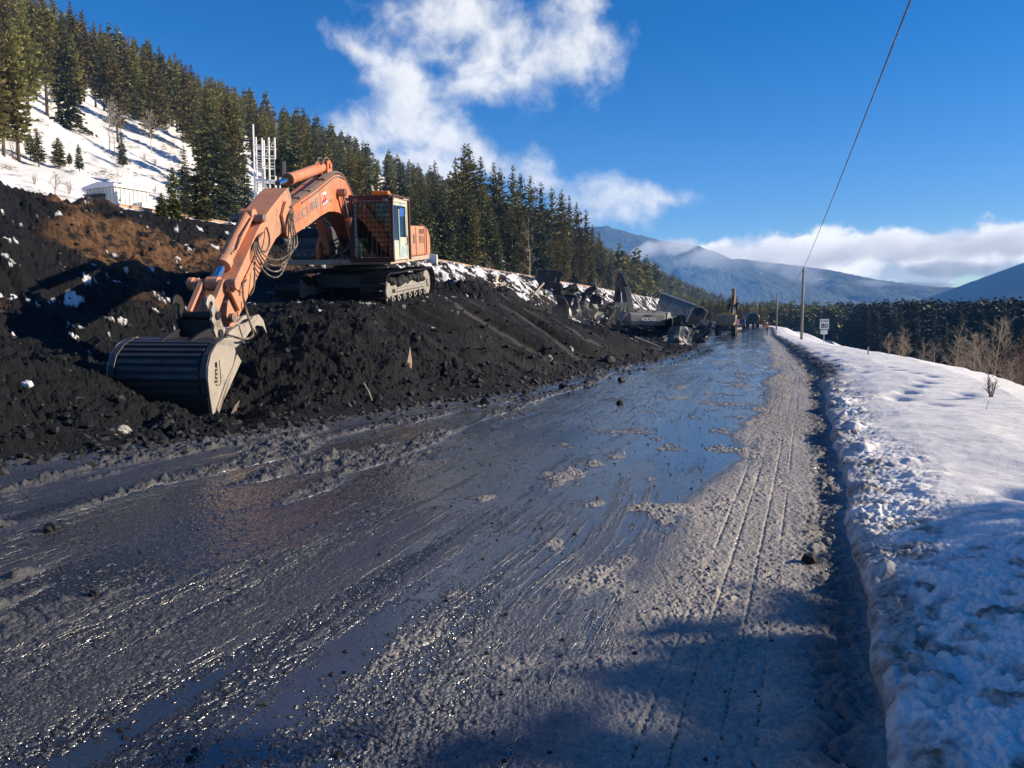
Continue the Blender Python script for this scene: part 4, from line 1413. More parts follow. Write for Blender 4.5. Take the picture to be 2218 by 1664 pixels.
def orange_excavator():
    root = empty('excavator', EXO, (0, R(6), R(-96)))
    tag(root, 'large orange excavator on the black spoil heap, wide striped bucket lowered to the road', 'excavator')
    # ---- undercarriage, turned a few degrees against the house
    uc = MB()
    uc.prism([(-1.05, .38), (-.75, .30), (.75, .30), (1.15, .42), (1.15, .78), (.7, .9), (-.9, .9), (-1.05, .8)], -.86, .86)
    uc.cyl((0, 0, .88), (0, 0, 1.0), .78, n=28)
    for sx in (-.75, .8):
        uc.box((sx, 0, .62), (.42, 2.2, .26))
    u = uc.build('undercarriage', M['darkgrey'], root, .015)
    u.rotation_euler = (0, 0, R(-4))
    u.location = (0, 0, -.08)
    for sd in (1, -1):
        t = make_track(root, sd * 1.22, -1.98, 1.93, .47, .70, high=.05, side=sd)
        t.rotation_euler = (0, 0, R(-4))
        t.location = (0, 0, -.17)
    # ---- house
    h = MB()
    h.box((-.35, 0, 1.08), (4.9, 2.94, .13))                                   # deck
    h.box((-2.55, -.0, 1.05), (.5, 2.6, .2))
    h.build('deck', M['tan'], root, .015)
    b = MB()
    b.prism([(-2.55, 1.15), (-.10, 1.15), (-.10, 2.06), (-2.30, 2.06), (-2.50, 1.98), (-2.60, 1.85)], .55, 1.46)
    b.prism([(-2.55, 1.15), (-.45, 1.15), (-.45, 2.0), (-2.5, 2.0)], -1.46, .549)
    eng = b.build('engine_cover', M['faded'], root, .07)
    tb = MB().prism([(-.44, 1.15), (1.75, 1.15), (1.75, 1.42), (1.45, 1.50), (1.40, 1.78), (1.15, 1.98), (-.44, 1.98)], -1.44, -.62).build('tool_box', M['darkgrey'], root, .06)
    MB().box((1.30, -1.03, 1.87), (.34, .66, .012), (0, R(39), 0)).build('hatch', M['black'], tb)
    lv = MB()
    for k in range(3):
        lv.box((1.765, -1.2 + k * .2, 1.28), (.012, .10, .05))
    lv.box((1.43, -1.25, 1.62), (.03, .05, .08)).box((1.44, -.9, 1.62), (.02, .3, .03)).build('latch', M['midgrey'], tb)
    MB().tube([(1.55, -1.40, 1.45), (1.60, -1.44, 2.15), (1.2, -1.44, 2.25), (.8, -1.44, 2.0)], .018, 6).build('handrail', M['faded'], root)
    MB().box((1.75, -1.78, 1.72), (.10, .24, .36)).tube([(1.6, -1.42, 1.52), (1.7, -1.74, 1.50), (1.74, -1.78, 1.6)], .016, 5).build('mirror', M['black'], root, .02)
    for x0, z0, z1 in ((-1.55, 1.82, 1.97), (-1.55, 1.55, 1.76), (-.55, 1.55, 1.80)):
        v = MB().box((x0 - .2, 1.475, (z0 + z1) / 2), (.62 if x0 < -1 else .25, .012, z1 - z0))
        vn = v.build('vent', M['faded'], eng)
        g = MB()
        for k in range(6):
            g.box((x0 - .2, 1.486, z0 + .02 + (z1 - z0 - .03) * k / 5), (.58 if x0 < -1 else .22, .012, .012))
        g.build('vent_louvre', M['darkred'], eng)
    g = MB()
    for x in (-.15, -.95, -2.15):
        g.box((x, 1.466, 1.6), (.012, .014, .84))
    g.build('door_gap', M['darkred'], eng)
    MB().cyl((-1.6, -.4, 1.95), (-1.6, -.4, 2.38), .07, n=12).build('exhaust_pipe', M['pipe'], root)
    MB().cyl((-1.0, 1.0, 2.04), (-1.0, 1.0, 2.16), .14, n=16).cyl((-1.0, 1.0, 2.16), (-1.0, 1.0, 2.3), .1, n=12).build('air_intake', M['cabpaint'], root, .015)
    cw = MB().prism([(-2.62, 1.10), (-2.62, 2.0), (-2.85, 2.0), (-3.12, 1.8), (-3.2, 1.4), (-3.1, 1.12)], -1.44, 1.44)
    cw.build('counterweight', M['faded'], root, .08)
    r_ = MB().tube([(-2.35, 1.49, 1.2), (-2.35, 1.49, 2.0), (-2.35, 1.3, 2.12)], .02, 6)
    r_.build('handrail', M['faded'], root)
    MB().prism([(.9, 1.15), (2.05, 1.15), (2.05, 1.5), (1.5, 2.0), (.9, 2.0)], -.60, -.52).build('boom_bracket', M['orange'], root, .012)
    MB().prism([(.3, 1.15), (1.9, 1.15), (1.6, 1.75), (.3, 1.9)], .42, .48).build('boom_bracket', M['orange'], root, .012)
    cl = MB()
    rg = random.Random(3)
    for k in range(16):
        cl.tube([(1.9 - rg.random() * .6, rg.uniform(-.4, .4), 1.18), (1.7, rg.uniform(-.4, .4), 1.35 + .2 * rg.random()), (1.2, rg.uniform(-.35, .35), 1.6 + .2 * rg.random())], .022, 5, 1)
    cl.build('hose_bundle', M['rubber'], root)
    # ---- cab
    cb = MB()
    X0, X1, Y0, Y1, Z0, Z1 = .38, 2.08, .52, 1.50, 1.15, 2.68
    for (x, y) in ((X0, Y0), (X0, Y1), (X1, Y0), (X1, Y1)):
        xx = x - .10 * (x == X1)
        cb.tube([(x, y, Z0), (xx, y, Z1)], .045, 6)
    cb.box(((X0 + X1) / 2, 1.01, Z0 - .0), (X1 - X0 + .06, 1.04, .07))
    cb.box(((X0 + X1) / 2, Y0 - .02, 1.42), (X1 - X0, .03, .55))
    cb.box((X0, 1.01, 1.6), (.03, .96, .95))
    cab = cb.build('cab', M['cabpaint'], root, .01)
    MB().prism([(X0 - .05, Z1 - .04), (X1 - .08, Z1 - .04), (X1 - .14, Z1 + .06), (X0 + .05, Z1 + .07)], Y0 - .05, Y1 + .05).build('roof', M['cabpaint'], cab, .02)
    dr = MB()
    dr.box((.88, Y1 + .012, 1.44), (.86, .035, .56)).box((1.62, Y1 + .012, 1.40), (.50, .035, .48))
    dr.box((.50, Y1 + .012, 2.1), (.08, .035, .96)).box((1.28, Y1 + .012, 2.05), (.07, .035, .86)).box((1.15, Y1 + .012, 2.60), (1.5, .035, .08))
    door = dr.build('door', M['teal'], cab, .01)
    MB().tube([(.62, 1.54, 1.5), (.62, 1.58, 1.55), (.62, 1.58, 1.72), (.62, 1.54, 1.77)], .014, 6).build('handle', M['black'], door)
    MB().box((.90, Y1 + .0, 2.12), (.70, .012, .84)).build('door_window', M['glass'], cab)
    MB().box((1.64, Y1 + .0, 2.1), (.62, .012, .96)).build('side_window', M['glass'], cab)
    MB().box((.92, Y1 + .016, 2.40), (.46, .012, .22)).build('blue_reflection', M['blue'], cab)  # blue panel painted in for the reflection on the door window
    MB().prism([(X1 - .03, Z0 + .06), (X1 - .015, Z0 + .06), (X1 - .105, Z1 - .08), (X1 - .12, Z1 - .08)], Y0 + .05, Y1 - .05).build('windscreen', M['glass'], cab)
    MB().box(((X0 + X1) / 2, Y0, 2.15), (1.5, .012, .84)).build('side_window', M['glass'], cab)
    MB().box((X0 + .01, 1.01, 2.32), (.012, .9, .5)).build('rear_window', M['glass'], cab)
    seat = MB().box((.82, 1.0, 1.55), (.50, .5, .12)).box((.58, 1.0, 1.95), (.12, .5, .72), (0, R(-10), 0)).box((1.72, 1.30, 1.5), (.12, .14, .55)).box((1.66, 1.28, 1.85), (.05, .22, .18), (0, R(-20), 0))
    seat.box((1.0, .72, 1.62), (.4, .1, .08)).box((1.0, 1.28, 1.62), (.4, .1, .08)).build('seat', M['black'], cab, .02)
    # guard: heavy frame and mesh before the windscreen, rear side post, roof guard
    gd = MB()
    for y in (Y0 - .06, Y1 + .06):
        gd.tube([(2.24, y, 1.12), (2.13, y, 2.76)], .055, 4)
    gd.box((2.14, 1.01, 2.74), (.10, 1.2, .12)).box((2.23, 1.01, 1.14), (.10, 1.2, .12))
    gd.box((1.15, Y0 - .06, 2.80), (1.95, .07, .06)).box((1.15, Y1 + .06, 2.80), (1.95, .07, .06))
    gd.box((.30, Y1 + .07, 1.95), (.10, .06, 1.72))
    gd.build('guard_frame', M['darkred'], root, .01)
    MB().box((1.75, 1.53, 2.79), (.9, .05, .10)).box((.62, 1.57, 2.78), (.7, .035, .09)).build('guard_trim', M['tan'], root, .008)
    gr = MB()
    for k in range(9):
        y = Y0 + .01 + (Y1 - Y0 - .02) * k / 8
        gr.cyl((2.22, y, 1.18), (2.125, y, 2.70), .007, n=6)
    for k in range(12):
        f = k / 11
        gr.cyl((2.22 - .095 * f, Y0 - .03, 1.22 + 1.42 * f), (2.22 - .095 * f, Y1 + .03, 1.22 + 1.42 * f), .007, n=6)
    gr.build('guard_grille', M['black'], root)
    for y in (.62, 1.40):
        lt = MB().box((2.19, y, 2.68), (.07, .13, .09))
        lt.build('work_light', M['midgrey'], root, .012)
    MB().box((1.98, 1.24, 2.86), (.20, .46, .12)).build('beacon', M['amber'], root, .03)
    # ---- boom: a tapering box bent at its middle
    side = [(.30, 1.62), (.26, 1.30), (.42, 1.14), (.66, 1.20), (.95, 1.52), (1.35, 1.90), (1.78, 2.14), (2.15, 2.27), (2.55, 2.36), (2.95, 2.38), (3.39, 2.36), (3.97, 2.24), (4.74, 2.03), (5.68, 1.81), (6.08, 1.75), (6.22, 1.86), (6.16, 2.04), (5.78, 2.38), (5.13, 2.58), (4.19, 2.84), (3.26, 3.14), (2.76, 3.29), (2.39, 3.33), (2.01, 3.28), (1.65, 3.06), (1.30, 2.78), (.90, 2.42), (.55, 2.02)]
    bo = MB()
    bo.prism(side, -.28, .28)
    boom = bo.build('boom', M['orange'], root, .012)
    for x, z, r in ((.48, 1.36, .12), (2.62, 2.86, .10), (6.0, 1.92, .085)):
        pin = MB().cyl((x, -.46 if x == 2.62 else -.33, z), (x, .50 if x == 2.62 else .33, z), r, n=16)
        pin.build('pivot_pin', M['pipe'], boom, .01)
    seam = MB()
    for x, z0, z1 in ((3.95, 2.28, 2.90), (2.35, 2.36, 3.30)):
        seam.box((x, .2815, (z0 + z1) / 2), (.012, .004, z1 - z0))
    for x, z in ((3.25, 2.62), (3.13, 2.64), (5.95, 2.2)):
        seam.box((x, .2815, z), (.035, .004, .07))
    seam.build('weld_seam', M['darkred'], boom)
    pp = MB()
    top = [(5.85, 2.40), (5.2, 2.60), (4.2, 2.88), (3.3, 3.18), (2.78, 3.34), (2.38, 3.385), (2.0, 3.33), (1.62, 3.10), (1.25, 2.80), (.85, 2.40)]
    for y, dz in ((.10, .02), (.16, .02), (.22, .02), (.265, .0)):
        pp.tube([(x, y, z + dz) for x, z in top], .022, 7, 1)
    pp.tube([(x, .30, z - .10) for x, z in top[1:7]], .016, 6, 1)
    for x, z in ((4.6, 2.79), (3.6, 3.12), (5.3, 2.60)):
        pp.box((x, .19, z), (.06, .24, .05))
    pp.build('pipe', M['pipe'], boom)
    lettering('SECURE', 1.62, M['text_grey'], boom, (5.62, .283, 2.045), (-1.61, 0, .45), (.28, 0, .96), h=.20)
    dc = MB().box((0, 0, 0), (.34, .006, .26), (0, R(14), 0)).build('emblem', M['white'], boom, loc=(3.66, .285, 2.68))
    e2 = MB()
    for k, (w_, z0, hh) in enumerate(((.07, .02, .14), (.07, .03, .11), (.07, .02, .14))):
        e2.box((.11 - .11 * k, .005, z0), (w_, .006, hh), (0, R(14), 0))
    e2.box((0, .005, -.05), (.30, .006, .05), (0, R(14), 0))
    e2.build('emblem_red', M['red'], dc)
    MB().box((0.02, .005, -.095), (.26, .006, .035), (0, R(14), 0)).build('emblem_blue', M['blue'], dc)
    # boom cylinders
    for y in (.40, -.40):
        a, c = Vector((1.72, y, 1.36)), Vector((2.62, y, 2.86))
        m = a.lerp(c, .58)
        o = MB().cyl(a, m, .095, n=16).cyl(m - (c - a) * .035, m, .112, n=16).cyl((a[0], y - .09, a[2]), (a[0], y + .09, a[2]), .12, n=14)
        o = o.build('boom_cylinder', M['orange'], root, .008)
        MB().cyl(m, c, .055, n=12).build('rod', M['chrome'], o)
        MB().cyl((c[0], y - .07, c[2]), (c[0], y + .10, c[2]), .10, n=14).build('rod_eye', M['faded'], o, .01)
    # stick cylinder on top of the boom
    a, c = Vector((2.75, 0, 3.50)), Vector((5.78, 0, 2.90))
    m = a.lerp(c, .80)
    o = MB().cyl(a, m, .125, n=18).cyl(m - (c - a) * .03, m, .145, n=18).cyl(a, a + (c - a) * .03, .14, n=18)
    o.prism([(2.55, 3.30), (2.95, 3.22), (2.92, 3.62), (2.7, 3.66), (2.6, 3.55)], -.16, -.11).prism([(2.55, 3.30), (2.95, 3.22), (2.92, 3.62), (2.7, 3.66), (2.6, 3.55)], .11, .16)
    o.cyl((2.76, -.2, 3.52), (2.76, .2, 3.52), .07, n=12)
    o = o.build('stick_cylinder', M['orange'], root, .008)
    MB().cyl(m, c, .06, n=12).build('rod', M['chrome'], o)
    ho = MB()
    for y in (-.08, .08):
        ho.tube([(2.5, y, 3.35), (2.6, y, 3.72), (2.85, y, 3.72), (3.05, y, 3.58), (3.2, y, 3.50)], .022, 6, 2)
    ho.build('hose', M['rubber'], o)
    # ---- stick
    sside = [(5.72, 2.60), (5.86, 2.80), (6.2, 2.66), (6.96, 2.28), (7.29, 2.08), (7.59, 1.87), (7.91, 1.60), (8.19, 1.37), (8.50, 1.13), (8.87, .81), (9.05, .60), (9.13, .36), (9.04, .16), (8.90, .14), (8.49, .42), (8.22, .63), (7.86, .88), (7.45, 1.17), (7.05, 1.50), (6.70, 1.72), (6.36, 1.84), (6.05, 1.80), (5.88, 1.95), (5.78, 2.25)]
    s_ = MB()
    s_.prism(sside, -.27, .27)
    stick = s_.build('stick', M['faded'], root, .012)
    lug = MB()
    for y in (-.315, .315):
        lug.prism([(5.86, 2.1), (6.10, 1.70), (6.30, 1.78), (6.45, 2.2), (6.2, 2.5)], y - .03, y + .03)
    lug.cyl((6.06, -.37, 1.94), (6.06, .37, 1.94), .10, n=16)
    for x, z in ((6.2, 2.5), (6.55, 2.3), (8.35, .92), (8.62, .72)):
        lug.box((x, .273, z), (.05, .012, .10), (0, R(35), 0))
    lug.build('pivot_lug', M['faded'], stick, .01)
    MB().cyl((9.02, -.36, .32), (9.02, .36, .32), .085, n=16).build('pivot_pin', M['pipe'], stick, .01)
    MB().cyl((7.36, -.34, 2.12), (7.36, .34, 2.12), .08, n=16).build('pivot_pin', M['pipe'], stick, .01)
    sp = MB()
    for dz in (0, .06):
        sp.tube([(7.55, .30, 1.56 + dz), (7.95, .30, 1.22 + dz), (8.45, .30, .84 + dz), (8.6, .30, .70 + dz)], .018, 6)
    for x, z in ((7.7, 1.45), (8.3, .98)):
        sp.box((x, .295, z), (.05, .05, .12))
    sp.build('pipe', M['faded'], stick)
    # bucket cylinder with cross head and links
    a, c = Vector((7.36, 0, 2.18)), Vector((8.98, 0, .94))
    m = a.lerp(c, .74)
    o = MB().cyl(a, m, .12, n=18).cyl(m - (c - a) * .06, m + (c - a) * .02, .15, n=18).cyl((7.36, -.14, 2.18), (7.36, .14, 2.18), .13, n=16).tube([(7.5, .15, 2.14), (8.0, .16, 1.80), (8.3, .16, 1.52), (8.42, .10, 1.45)], .025, 6)
    o = o.build('bucket_cylinder', M['faded'], root, .008)
    MB().cyl(m, c, .07, n=14).build('rod', M['chrome'], o)
    lk = MB()
    for y in (-.33, .33):
        lk.prism([(8.90, 1.04), (9.10, .98), (9.12, .84), (8.78, .42), (8.62, .46), (8.86, .86)], y - .03, y + .03)
    lk.cyl((8.99, -.44, .93), (8.99, .44, .93), .085, n=16)
    lk.cyl((8.99, -.46, .93), (8.99, -.36, .93), .12, n=14).cyl((8.99, .36, .93), (8.99, .46, .93), .12, n=14).cyl((8.99, -.12, .93), (8.99, .12, .93), .13, n=16)
    for y in (-.19, .19):
        lk.prism([(8.88, .96), (9.06, 1.02), (9.62, .50), (9.60, .34), (9.46, .34)], y - .05, y + .05)
    lk.build('bucket_link', M['faded'], root, .01)
    cp = MB()
    for y in (.30,):
        cp.prism([(9.62, .74), (9.74, .80), (9.86, .76), (9.93, .64), (9.88, .56), (9.83, .66), (9.74, .69), (9.70, .62), (9.78, .52), (9.74, .42), (9.80, .36), (9.72, .26), (9.74, .16), (9.66, .02), (9.46, .00), (9.34, .12), (9.44, .28), (9.50, .48), (9.56, .58)], y - .025, y + .025)
    cpl = cp.build('quick_coupler', M['greysteel'], root, .008)
    c2 = MB().prism([(9.62, .74), (9.74, .80), (9.86, .76), (9.93, .64), (9.83, .66), (9.70, .62), (9.74, .42), (9.80, .36), (9.74, .16), (9.66, .02), (9.46, .00), (9.34, .12), (9.50, .48)], -.325, -.275)
    c2.box((9.6, 0, .2), (.2, .54, .3))
    for x, z in ((9.60, .42), (9.55, .1)):
        c2.cyl((x, -.36, z), (x, .36, z), .075, n=14)
    c2.build('coupler_frame', M['bucket'], cpl, .006)  # far plate and body in dark steel: their shade put into the colour
    # ---- wide clean-up bucket
    back = [(10.02, .10), (10.33, .10), (10.61, .03), (10.82, -.11), (10.93, -.28), (10.97, -.46), (10.96, -.72), (10.91, -1.12)]
    yL, yR = -.86, .74
    bk = MB()
    inner = [(x - .035, z - .02) for x, z in back]
    bk.prism(back + inner[::-1], yL, yR)
    bucket = bk.build('bucket', M['bucket'], root)
    P = np.array(back)
    dl = np.concatenate([[0], np.cumsum(np.hypot(*np.diff(P, axis=0).T))])
    wr = MB()
    for k in range(9):
        q = .44 + k * .122
        x, z = np.interp(q, dl, P[:, 0]), np.interp(q, dl, P[:, 1])
        x2, z2 = np.interp(q + .05, dl, P[:, 0]), np.interp(q + .05, dl, P[:, 1])
        an = math.atan2(z2 - z, x2 - x)
        wr.box(((x + x2) / 2, (yL + yR) / 2, (z + z2) / 2), (.066, yR - yL - .22, .05), (0, -an, 0))
    wr.build('wear_strip', M['wear'], bucket, .004)
    for y in (yL, yR):
        rim = MB()
        yy = y + (.03 if y > 0 else -.03)
        out = [(x + .02 * (i > 1), z + .03) for i, (x, z) in enumerate(back[1:7])]
        inn = [(x - .08, z - .05) for x, z in back[1:7]]
        rim.prism(out + inn[::-1], y - .075 if y > 0 else y - .03, y + .03 if y > 0 else y + .075)
        rim.build('bucket_rim', M['wear'], bucket, .006)
    MB().prism([(10.965, -.74), (10.985, -.74), (10.93, -1.20), (10.90, -1.20)], yL - .02, yR + .02).build('cutting_edge', M['bucket'], bucket)
    sidep = [(10.02, .10), (10.33, .12), (10.61, .06), (10.82, -.08), (10.94, -.26), (10.985, -.46), (10.97, -.72), (10.92, -1.12), (10.80, -.95), (10.45, -.60), (10.10, -.36), (9.98, -.16)]
    for y in (yL, yR):
        q = 1 if y > 0 else -1
        MB().prism(sidep, y + q * .031, y + q * .056).build('side_plate', M['greysteel'], bucket, .004)
        MB().prism([(9.84, -.34), (9.98, -.20), (10.12, -.36), (10.45, -.60), (10.80, -.95), (10.93, -1.22), (10.84, -1.02), (10.40, -.74)], y + q * .057, y + q * .082).build('side_cutter', M['greysteel'], bucket, .004)
    ears = MB()
    for y in (-.26, .26):
        ears.prism([(9.42, .06), (9.60, .18), (9.85, .22), (10.2, .16), (10.5, .08), (10.3, .0), (9.95, -.06), (9.6, -.12)], y - .03, y + .03)
    ears.build('bucket_ear', M['bucket'], bucket, .006)
    lettering('ami', .33, M['black_ink'], bucket, (10.66, .80, -.22), (.12, 0, -1), (1, 0, .12), h=.10)
    MB().tube([(10.58, .80, -.20), (10.58, .80, -.56), (10.62, .80, -.60), (10.72, .80, -.60), (10.76, .80, -.56)], .006, 5).build('emblem', M['black_ink'], bucket)
    # thumb
    th = MB()
    claw = [(9.15, -.06), (9.05, .06), (8.65, .14), (8.19, .16), (7.96, .24), (7.74, .25), (7.55, .12), (7.42, -.18), (7.60, .0), (7.88, .05), (8.18, -.03), (8.44, -.15), (8.81, -.25), (9.05, -.22)]
    for y in (-.22, .0, .22):
        th.prism(claw, y - .03, y + .03)
    th.prism([(9.0, .0), (8.65, .10), (8.2, .12), (8.2, .06), (8.65, .03), (9.0, -.08)], -.22, .22)
    th.build('thumb', M['greysteel'], root, .006)
    tc_ = MB().cyl((7.75, 0, .78), (8.3, 0, .40), .075, n=14)
    tc_ = tc_.build('thumb_cylinder', M['faded'], root, .006)
    MB().cyl((8.3, 0, .40), (8.75, 0, .08), .045, n=12).build('rod', M['chrome'], tc_)
    # hoses hanging between boom and stick
    hs1 = MB()
    for k in range(4):
        o_ = k * .085
        hs1.tube([(5.78 + o_ * .4, .31 + o_ * .2, 2.42 - o_ * .6), (6.0 + o_ * .4, .35 + o_ * .3, 2.36 - o_ * .6), (6.3, .40 + o_ * .4, 2.15 - o_ * .5), (6.50 - o_, .46 + o_ * .4, 1.70 - o_ * .3), (6.80 - o_, .50 + o_ * .3, 1.20 + o_ * 1.1),
                  (7.2, .48 + o_ * .2, .92 + o_ * 1.4), (7.7, .44, 1.02 + o_ * 1.3), (8.0 - o_ * .6, .38, 1.36 + o_), (7.92 - o_, .32, 1.62 + o_ * .6), (7.6 - o_, .29, 1.72 + o_ * .5)], .017, 7, 2)
    hs1.build('hose', M['rubber'], root)
    hs2 = MB()
    hs2.tube([(8.3, .30, .98), (8.62, .36, .86), (8.72, .42, .55), (8.60, .45, .18), (8.45, .45, -.08), (8.75, .42, -.12), (9.1, .36, -.02), (9.3, .3, .06)], .022, 7, 2)
    hs2.tube([(7.9, .31, 1.3), (8.05, .36, 1.0), (8.15, .36, .75), (8.2, .30, .66)], .018, 6, 2)
    hs2.tube([(7.2, .30, 1.95), (7.3, .40, 1.7), (7.55, .42, 1.45), (7.6, .32, 1.5)], .02, 6, 2)
    hs2.build('hose', M['rubber'], root)
    return root


ex = orange_excavator()
Rm = Matrix.Rotation(R(-96), 3, 'Z') @ Matrix.Rotation(R(6), 3, 'Y')
person('person', EXO + Rm @ Vector((.80, 1.0, 1.10)), R(-96), sit_joints(), RAD, c4(.85, .22, .05), c4(.05, .06, .10),
       'operator in orange work jacket seated behind the cab grille of the orange excavator', hat=(.75, .78, .35))


# ------------------------------------------------------------------ the other machines
M['machine_dark'] = simple('dark_machine_paint', (.030, .034, .042), .5, var=.3, dirt=(.09, .085, .078), dirt_lo=.5)
M['yellow'] = simple('yellow_paint', (.50, .30, .05), .5, var=.2, dirt=(.12, .09, .05), dirt_lo=.5)
M['dull_yellow'] = simple('dull_yellow_paint', (.20, .125, .045), .6, var=.3, dirt=(.05, .04, .03), dirt_lo=.45)
M['rib'] = simple('rib_paint', (.34, .335, .32), .75, var=.2, dirt=(.12, .11, .10), dirt_lo=.5)
M['maroon'] = simple('maroon_paint', (.10, .03, .03), .5, var=.3, dirt=(.09, .07, .06), dirt_lo=.5)
M['beige'] = simple('muddy_beige_paint', (.30, .25, .14), .6, var=.2, dirt=(.10, .085, .06), dirt_lo=.45)
M['tyre'] = simple('tyre_rubber', (.02, .02, .02), .8, var=.3, dirt=(.08, .07, .06), dirt_lo=.5)
M['rust'] = simple('rusty_steel', (.20, .12, .07), .8, var=.35, scale=5, dirt=(.40, .30, .20), dirt_lo=.5)
M['rail'] = simple('rail_steel', (.42, .28, .19), .6, .3, var=.2, scale=5)
M['wood'] = simple('weathered_wood', (.30, .24, .17), .8, var=.3, scale=5)
M['freshwood'] = simple('split_wood', (.62, .46, .30), .8, var=.2, scale=5)
M['polewood'] = simple('pole_wood', (.27, .235, .19), .85, var=.3, scale=5)
M['galv'] = simple('galvanised_steel', (.5, .5, .5), .45, .4, var=.15)
M['shedwall'] = simple('shed_wall', (.72, .71, .66), .6, var=.08, dirt=(.45, .42, .34), dirt_lo=.6)
M['scrap'] = simple('torn_dark_steel', (.035, .035, .038), .5, .3, var=.4, scale=3, dirt=(.16, .13, .11), dirt_lo=.55)
M['scrapgrey'] = simple('torn_grey_steel', (.17, .17, .165), .5, .3, var=.35, scale=3, dirt=(.05, .045, .04), dirt_lo=.5)
M['rock'] = simple('pale_rock', (.30, .28, .255), .85, var=.35, scale=4, bmp=.7)
M['snowlump'] = simple('snow_lump', (.82, .82, .84), .6, var=.05)


def limb(pts, w):
    """outline of a bent box-section arm with a width at every joint (x-z plane)"""
    P = [Vector((p[0], p[1])) for p in pts]
    L_, R_ = [], []
    for i, p in enumerate(P):
        d = (P[min(i + 1, len(P) - 1)] - P[max(i - 1, 0)]).normalized()
        n = Vector((-d[1], d[0]))
        L_.append(tuple(p + n * w[i] / 2))
        R_.append(tuple(p - n * w[i] / 2))
    return L_ + R_[::-1]


def other_excavator(loc, rz, body, arm, label, knee, tip, end, bend, dark='machine_dark', word=None, railcol='yellow', scale=1.0, tilt=0.0):
    root = empty('excavator', loc, (0, tilt, rz))
    root.scale = (scale,) * 3
    tag(root, label, 'excavator', None)
    MB().prism([(-1.0, .35), (1.0, .35), (1.0, .85), (-1.0, .85)], -.85, .85).cyl((0, 0, .85), (0, 0, 1.0), .8, n=20).build('undercarriage', M[dark], root)
    for sd in (1, -1):
        make_track(root, sd * 1.25, -2.0, 2.0, .46, .62, mud=False, side=sd, rollers=5)
    MB().box((-.3, 0, 1.06), (4.6, 2.9, .12)).build('deck', M[dark], root, .01)
    h = MB()
    h.prism([(-2.4, 1.12), (.2, 1.12), (.2, 2.0), (-2.3, 2.0)], -1.45, .45)
    h.prism([(-2.4, 1.12), (-.2, 1.12), (-.2, 2.0), (-2.3, 2.0)], .46, 1.45)
    h.box((-1.2, -.2, 2.06), (1.3, 1.3, .14))
    house = h.build('engine_cover', M[body], root, .05)
    MB().cyl((-1.4, -.7, 2.0), (-1.4, -.7, 2.45), .07, n=10).build('exhaust_pipe', M['pipe'], root)
    cw = MB().prism([(-2.42, 1.02), (-2.42, 2.02), (-2.75, 2.02), (-3.02, 1.85), (-3.06, 1.35), (-2.95, 1.0)], -1.47, 1.47).build('counterweight', M[body], root, .09)
    MB().box((-3.035, 0, 1.80), (.06, .55, .05), (0, R(-8), 0)).build('tow_slot', M['black'], cw)
    if word:
        lettering(word, 1.2, M['white'], cw, (-3.085, .6, 1.38), (0, -1, 0), (.0, 0, 1), h=.24)
    cb = MB()
    for x, y in ((.35, .50), (.35, 1.42), (1.95, .50), (1.95, 1.42)):
        cb.tube([(x, y, 1.12), (x - .06 * (x > 1), y, 2.75)], .05, 6)
    cb.box((1.15, .96, 2.78), (1.75, 1.04, .08)).box((1.15, .96, 1.3), (1.6, .96, .36)).box((.35, .96, 1.7), (.05, .9, .7))
    cab = cb.build('cab', M[body], root, .01)
    MB().box((.34, .96, 2.38), (.02, .86, .66)).box((1.15, 1.42, 2.1), (1.5, .02, 1.2)).box((1.15, .5, 2.1), (1.5, .02, 1.2)).box((1.92, .96, 2.1), (.02, .86, 1.2)).build('window', M['darkglass'], cab)
    MB().tube([(-1.9, -1.4, 2.0), (-1.9, -1.4, 2.5), (-.6, -1.4, 2.5), (-.3, -1.4, 2.0)], .022, 6).tube([(-1.9, .2, 2.0), (-1.9, .2, 2.35), (-1.2, .2, 2.35), (-1.2, .2, 2.0)], .022, 6).build('handrail', M[railcol], root)
    MB().box((.6, -1.62, 2.15), (.06, .22, .36)).tube([(.2, -1.42, 1.95), (.6, -1.60, 2.0), (.6, -1.62, 2.2)], .016, 5).build('mirror', M['black'], root)
    f = (.45, 1.35)
    b = MB().prism(limb([f, ((f[0] + knee[0]) / 2, (f[1] + knee[1]) / 2), knee, ((knee[0] * .5 + tip[0] * .5), (knee[1] * .5 + tip[1] * .5)), tip], [.45, .8, .85, .65, .40]), -.26, .26).build('boom', M[arm], root, .02)
    for y in (-.40, .40):
        k = Vector((knee[0], y, knee[1]))
        a = Vector((1.35, y, 1.25))
        o = MB().cyl(a, a.lerp(k, .6), .10, n=12).build('boom_cylinder', M[arm], root)
        MB().cyl(a.lerp(k, .6), k, .055, n=10).build('rod', M['chrome'], o)
    t, e = Vector((tip[0], 0, tip[1])), Vector((end[0], 0, end[1]))
    back = t - (e - t).normalized() * .75
    MB().prism(limb([(back[0], back[2]), tip, ((tip[0] + end[0]) / 2, (tip[1] + end[1]) / 2), end], [.35, .62, .5, .28]), -.24, .24).build('stick', M[arm], root, .02)
    k = Vector((knee[0], 0, knee[1] + .55))
    o = MB().cyl(k, k.lerp(back, .7), .12, n=12).build('stick_cylinder', M[arm], root)
    MB().cyl(k.lerp(back, .7), back, .06, n=10).build('rod', M['chrome'], o)
    hz = MB()
    for y in (-.2, -.1, .1, .2):
        hz.tube([(f[0], y, f[1] + .5), (knee[0] * .5, y, (f[1] + knee[1]) / 2 + .48), (knee[0], y, knee[1] + .50), (tip[0], y, tip[1] + .42), ((tip[0] + end[0]) / 2 + .3, y, (tip[1] + end[1]) / 2)], .03, 5, 1)
    hz.build('hose', M['rubber'], root)
    ca, sa = math.cos(bend), math.sin(bend)
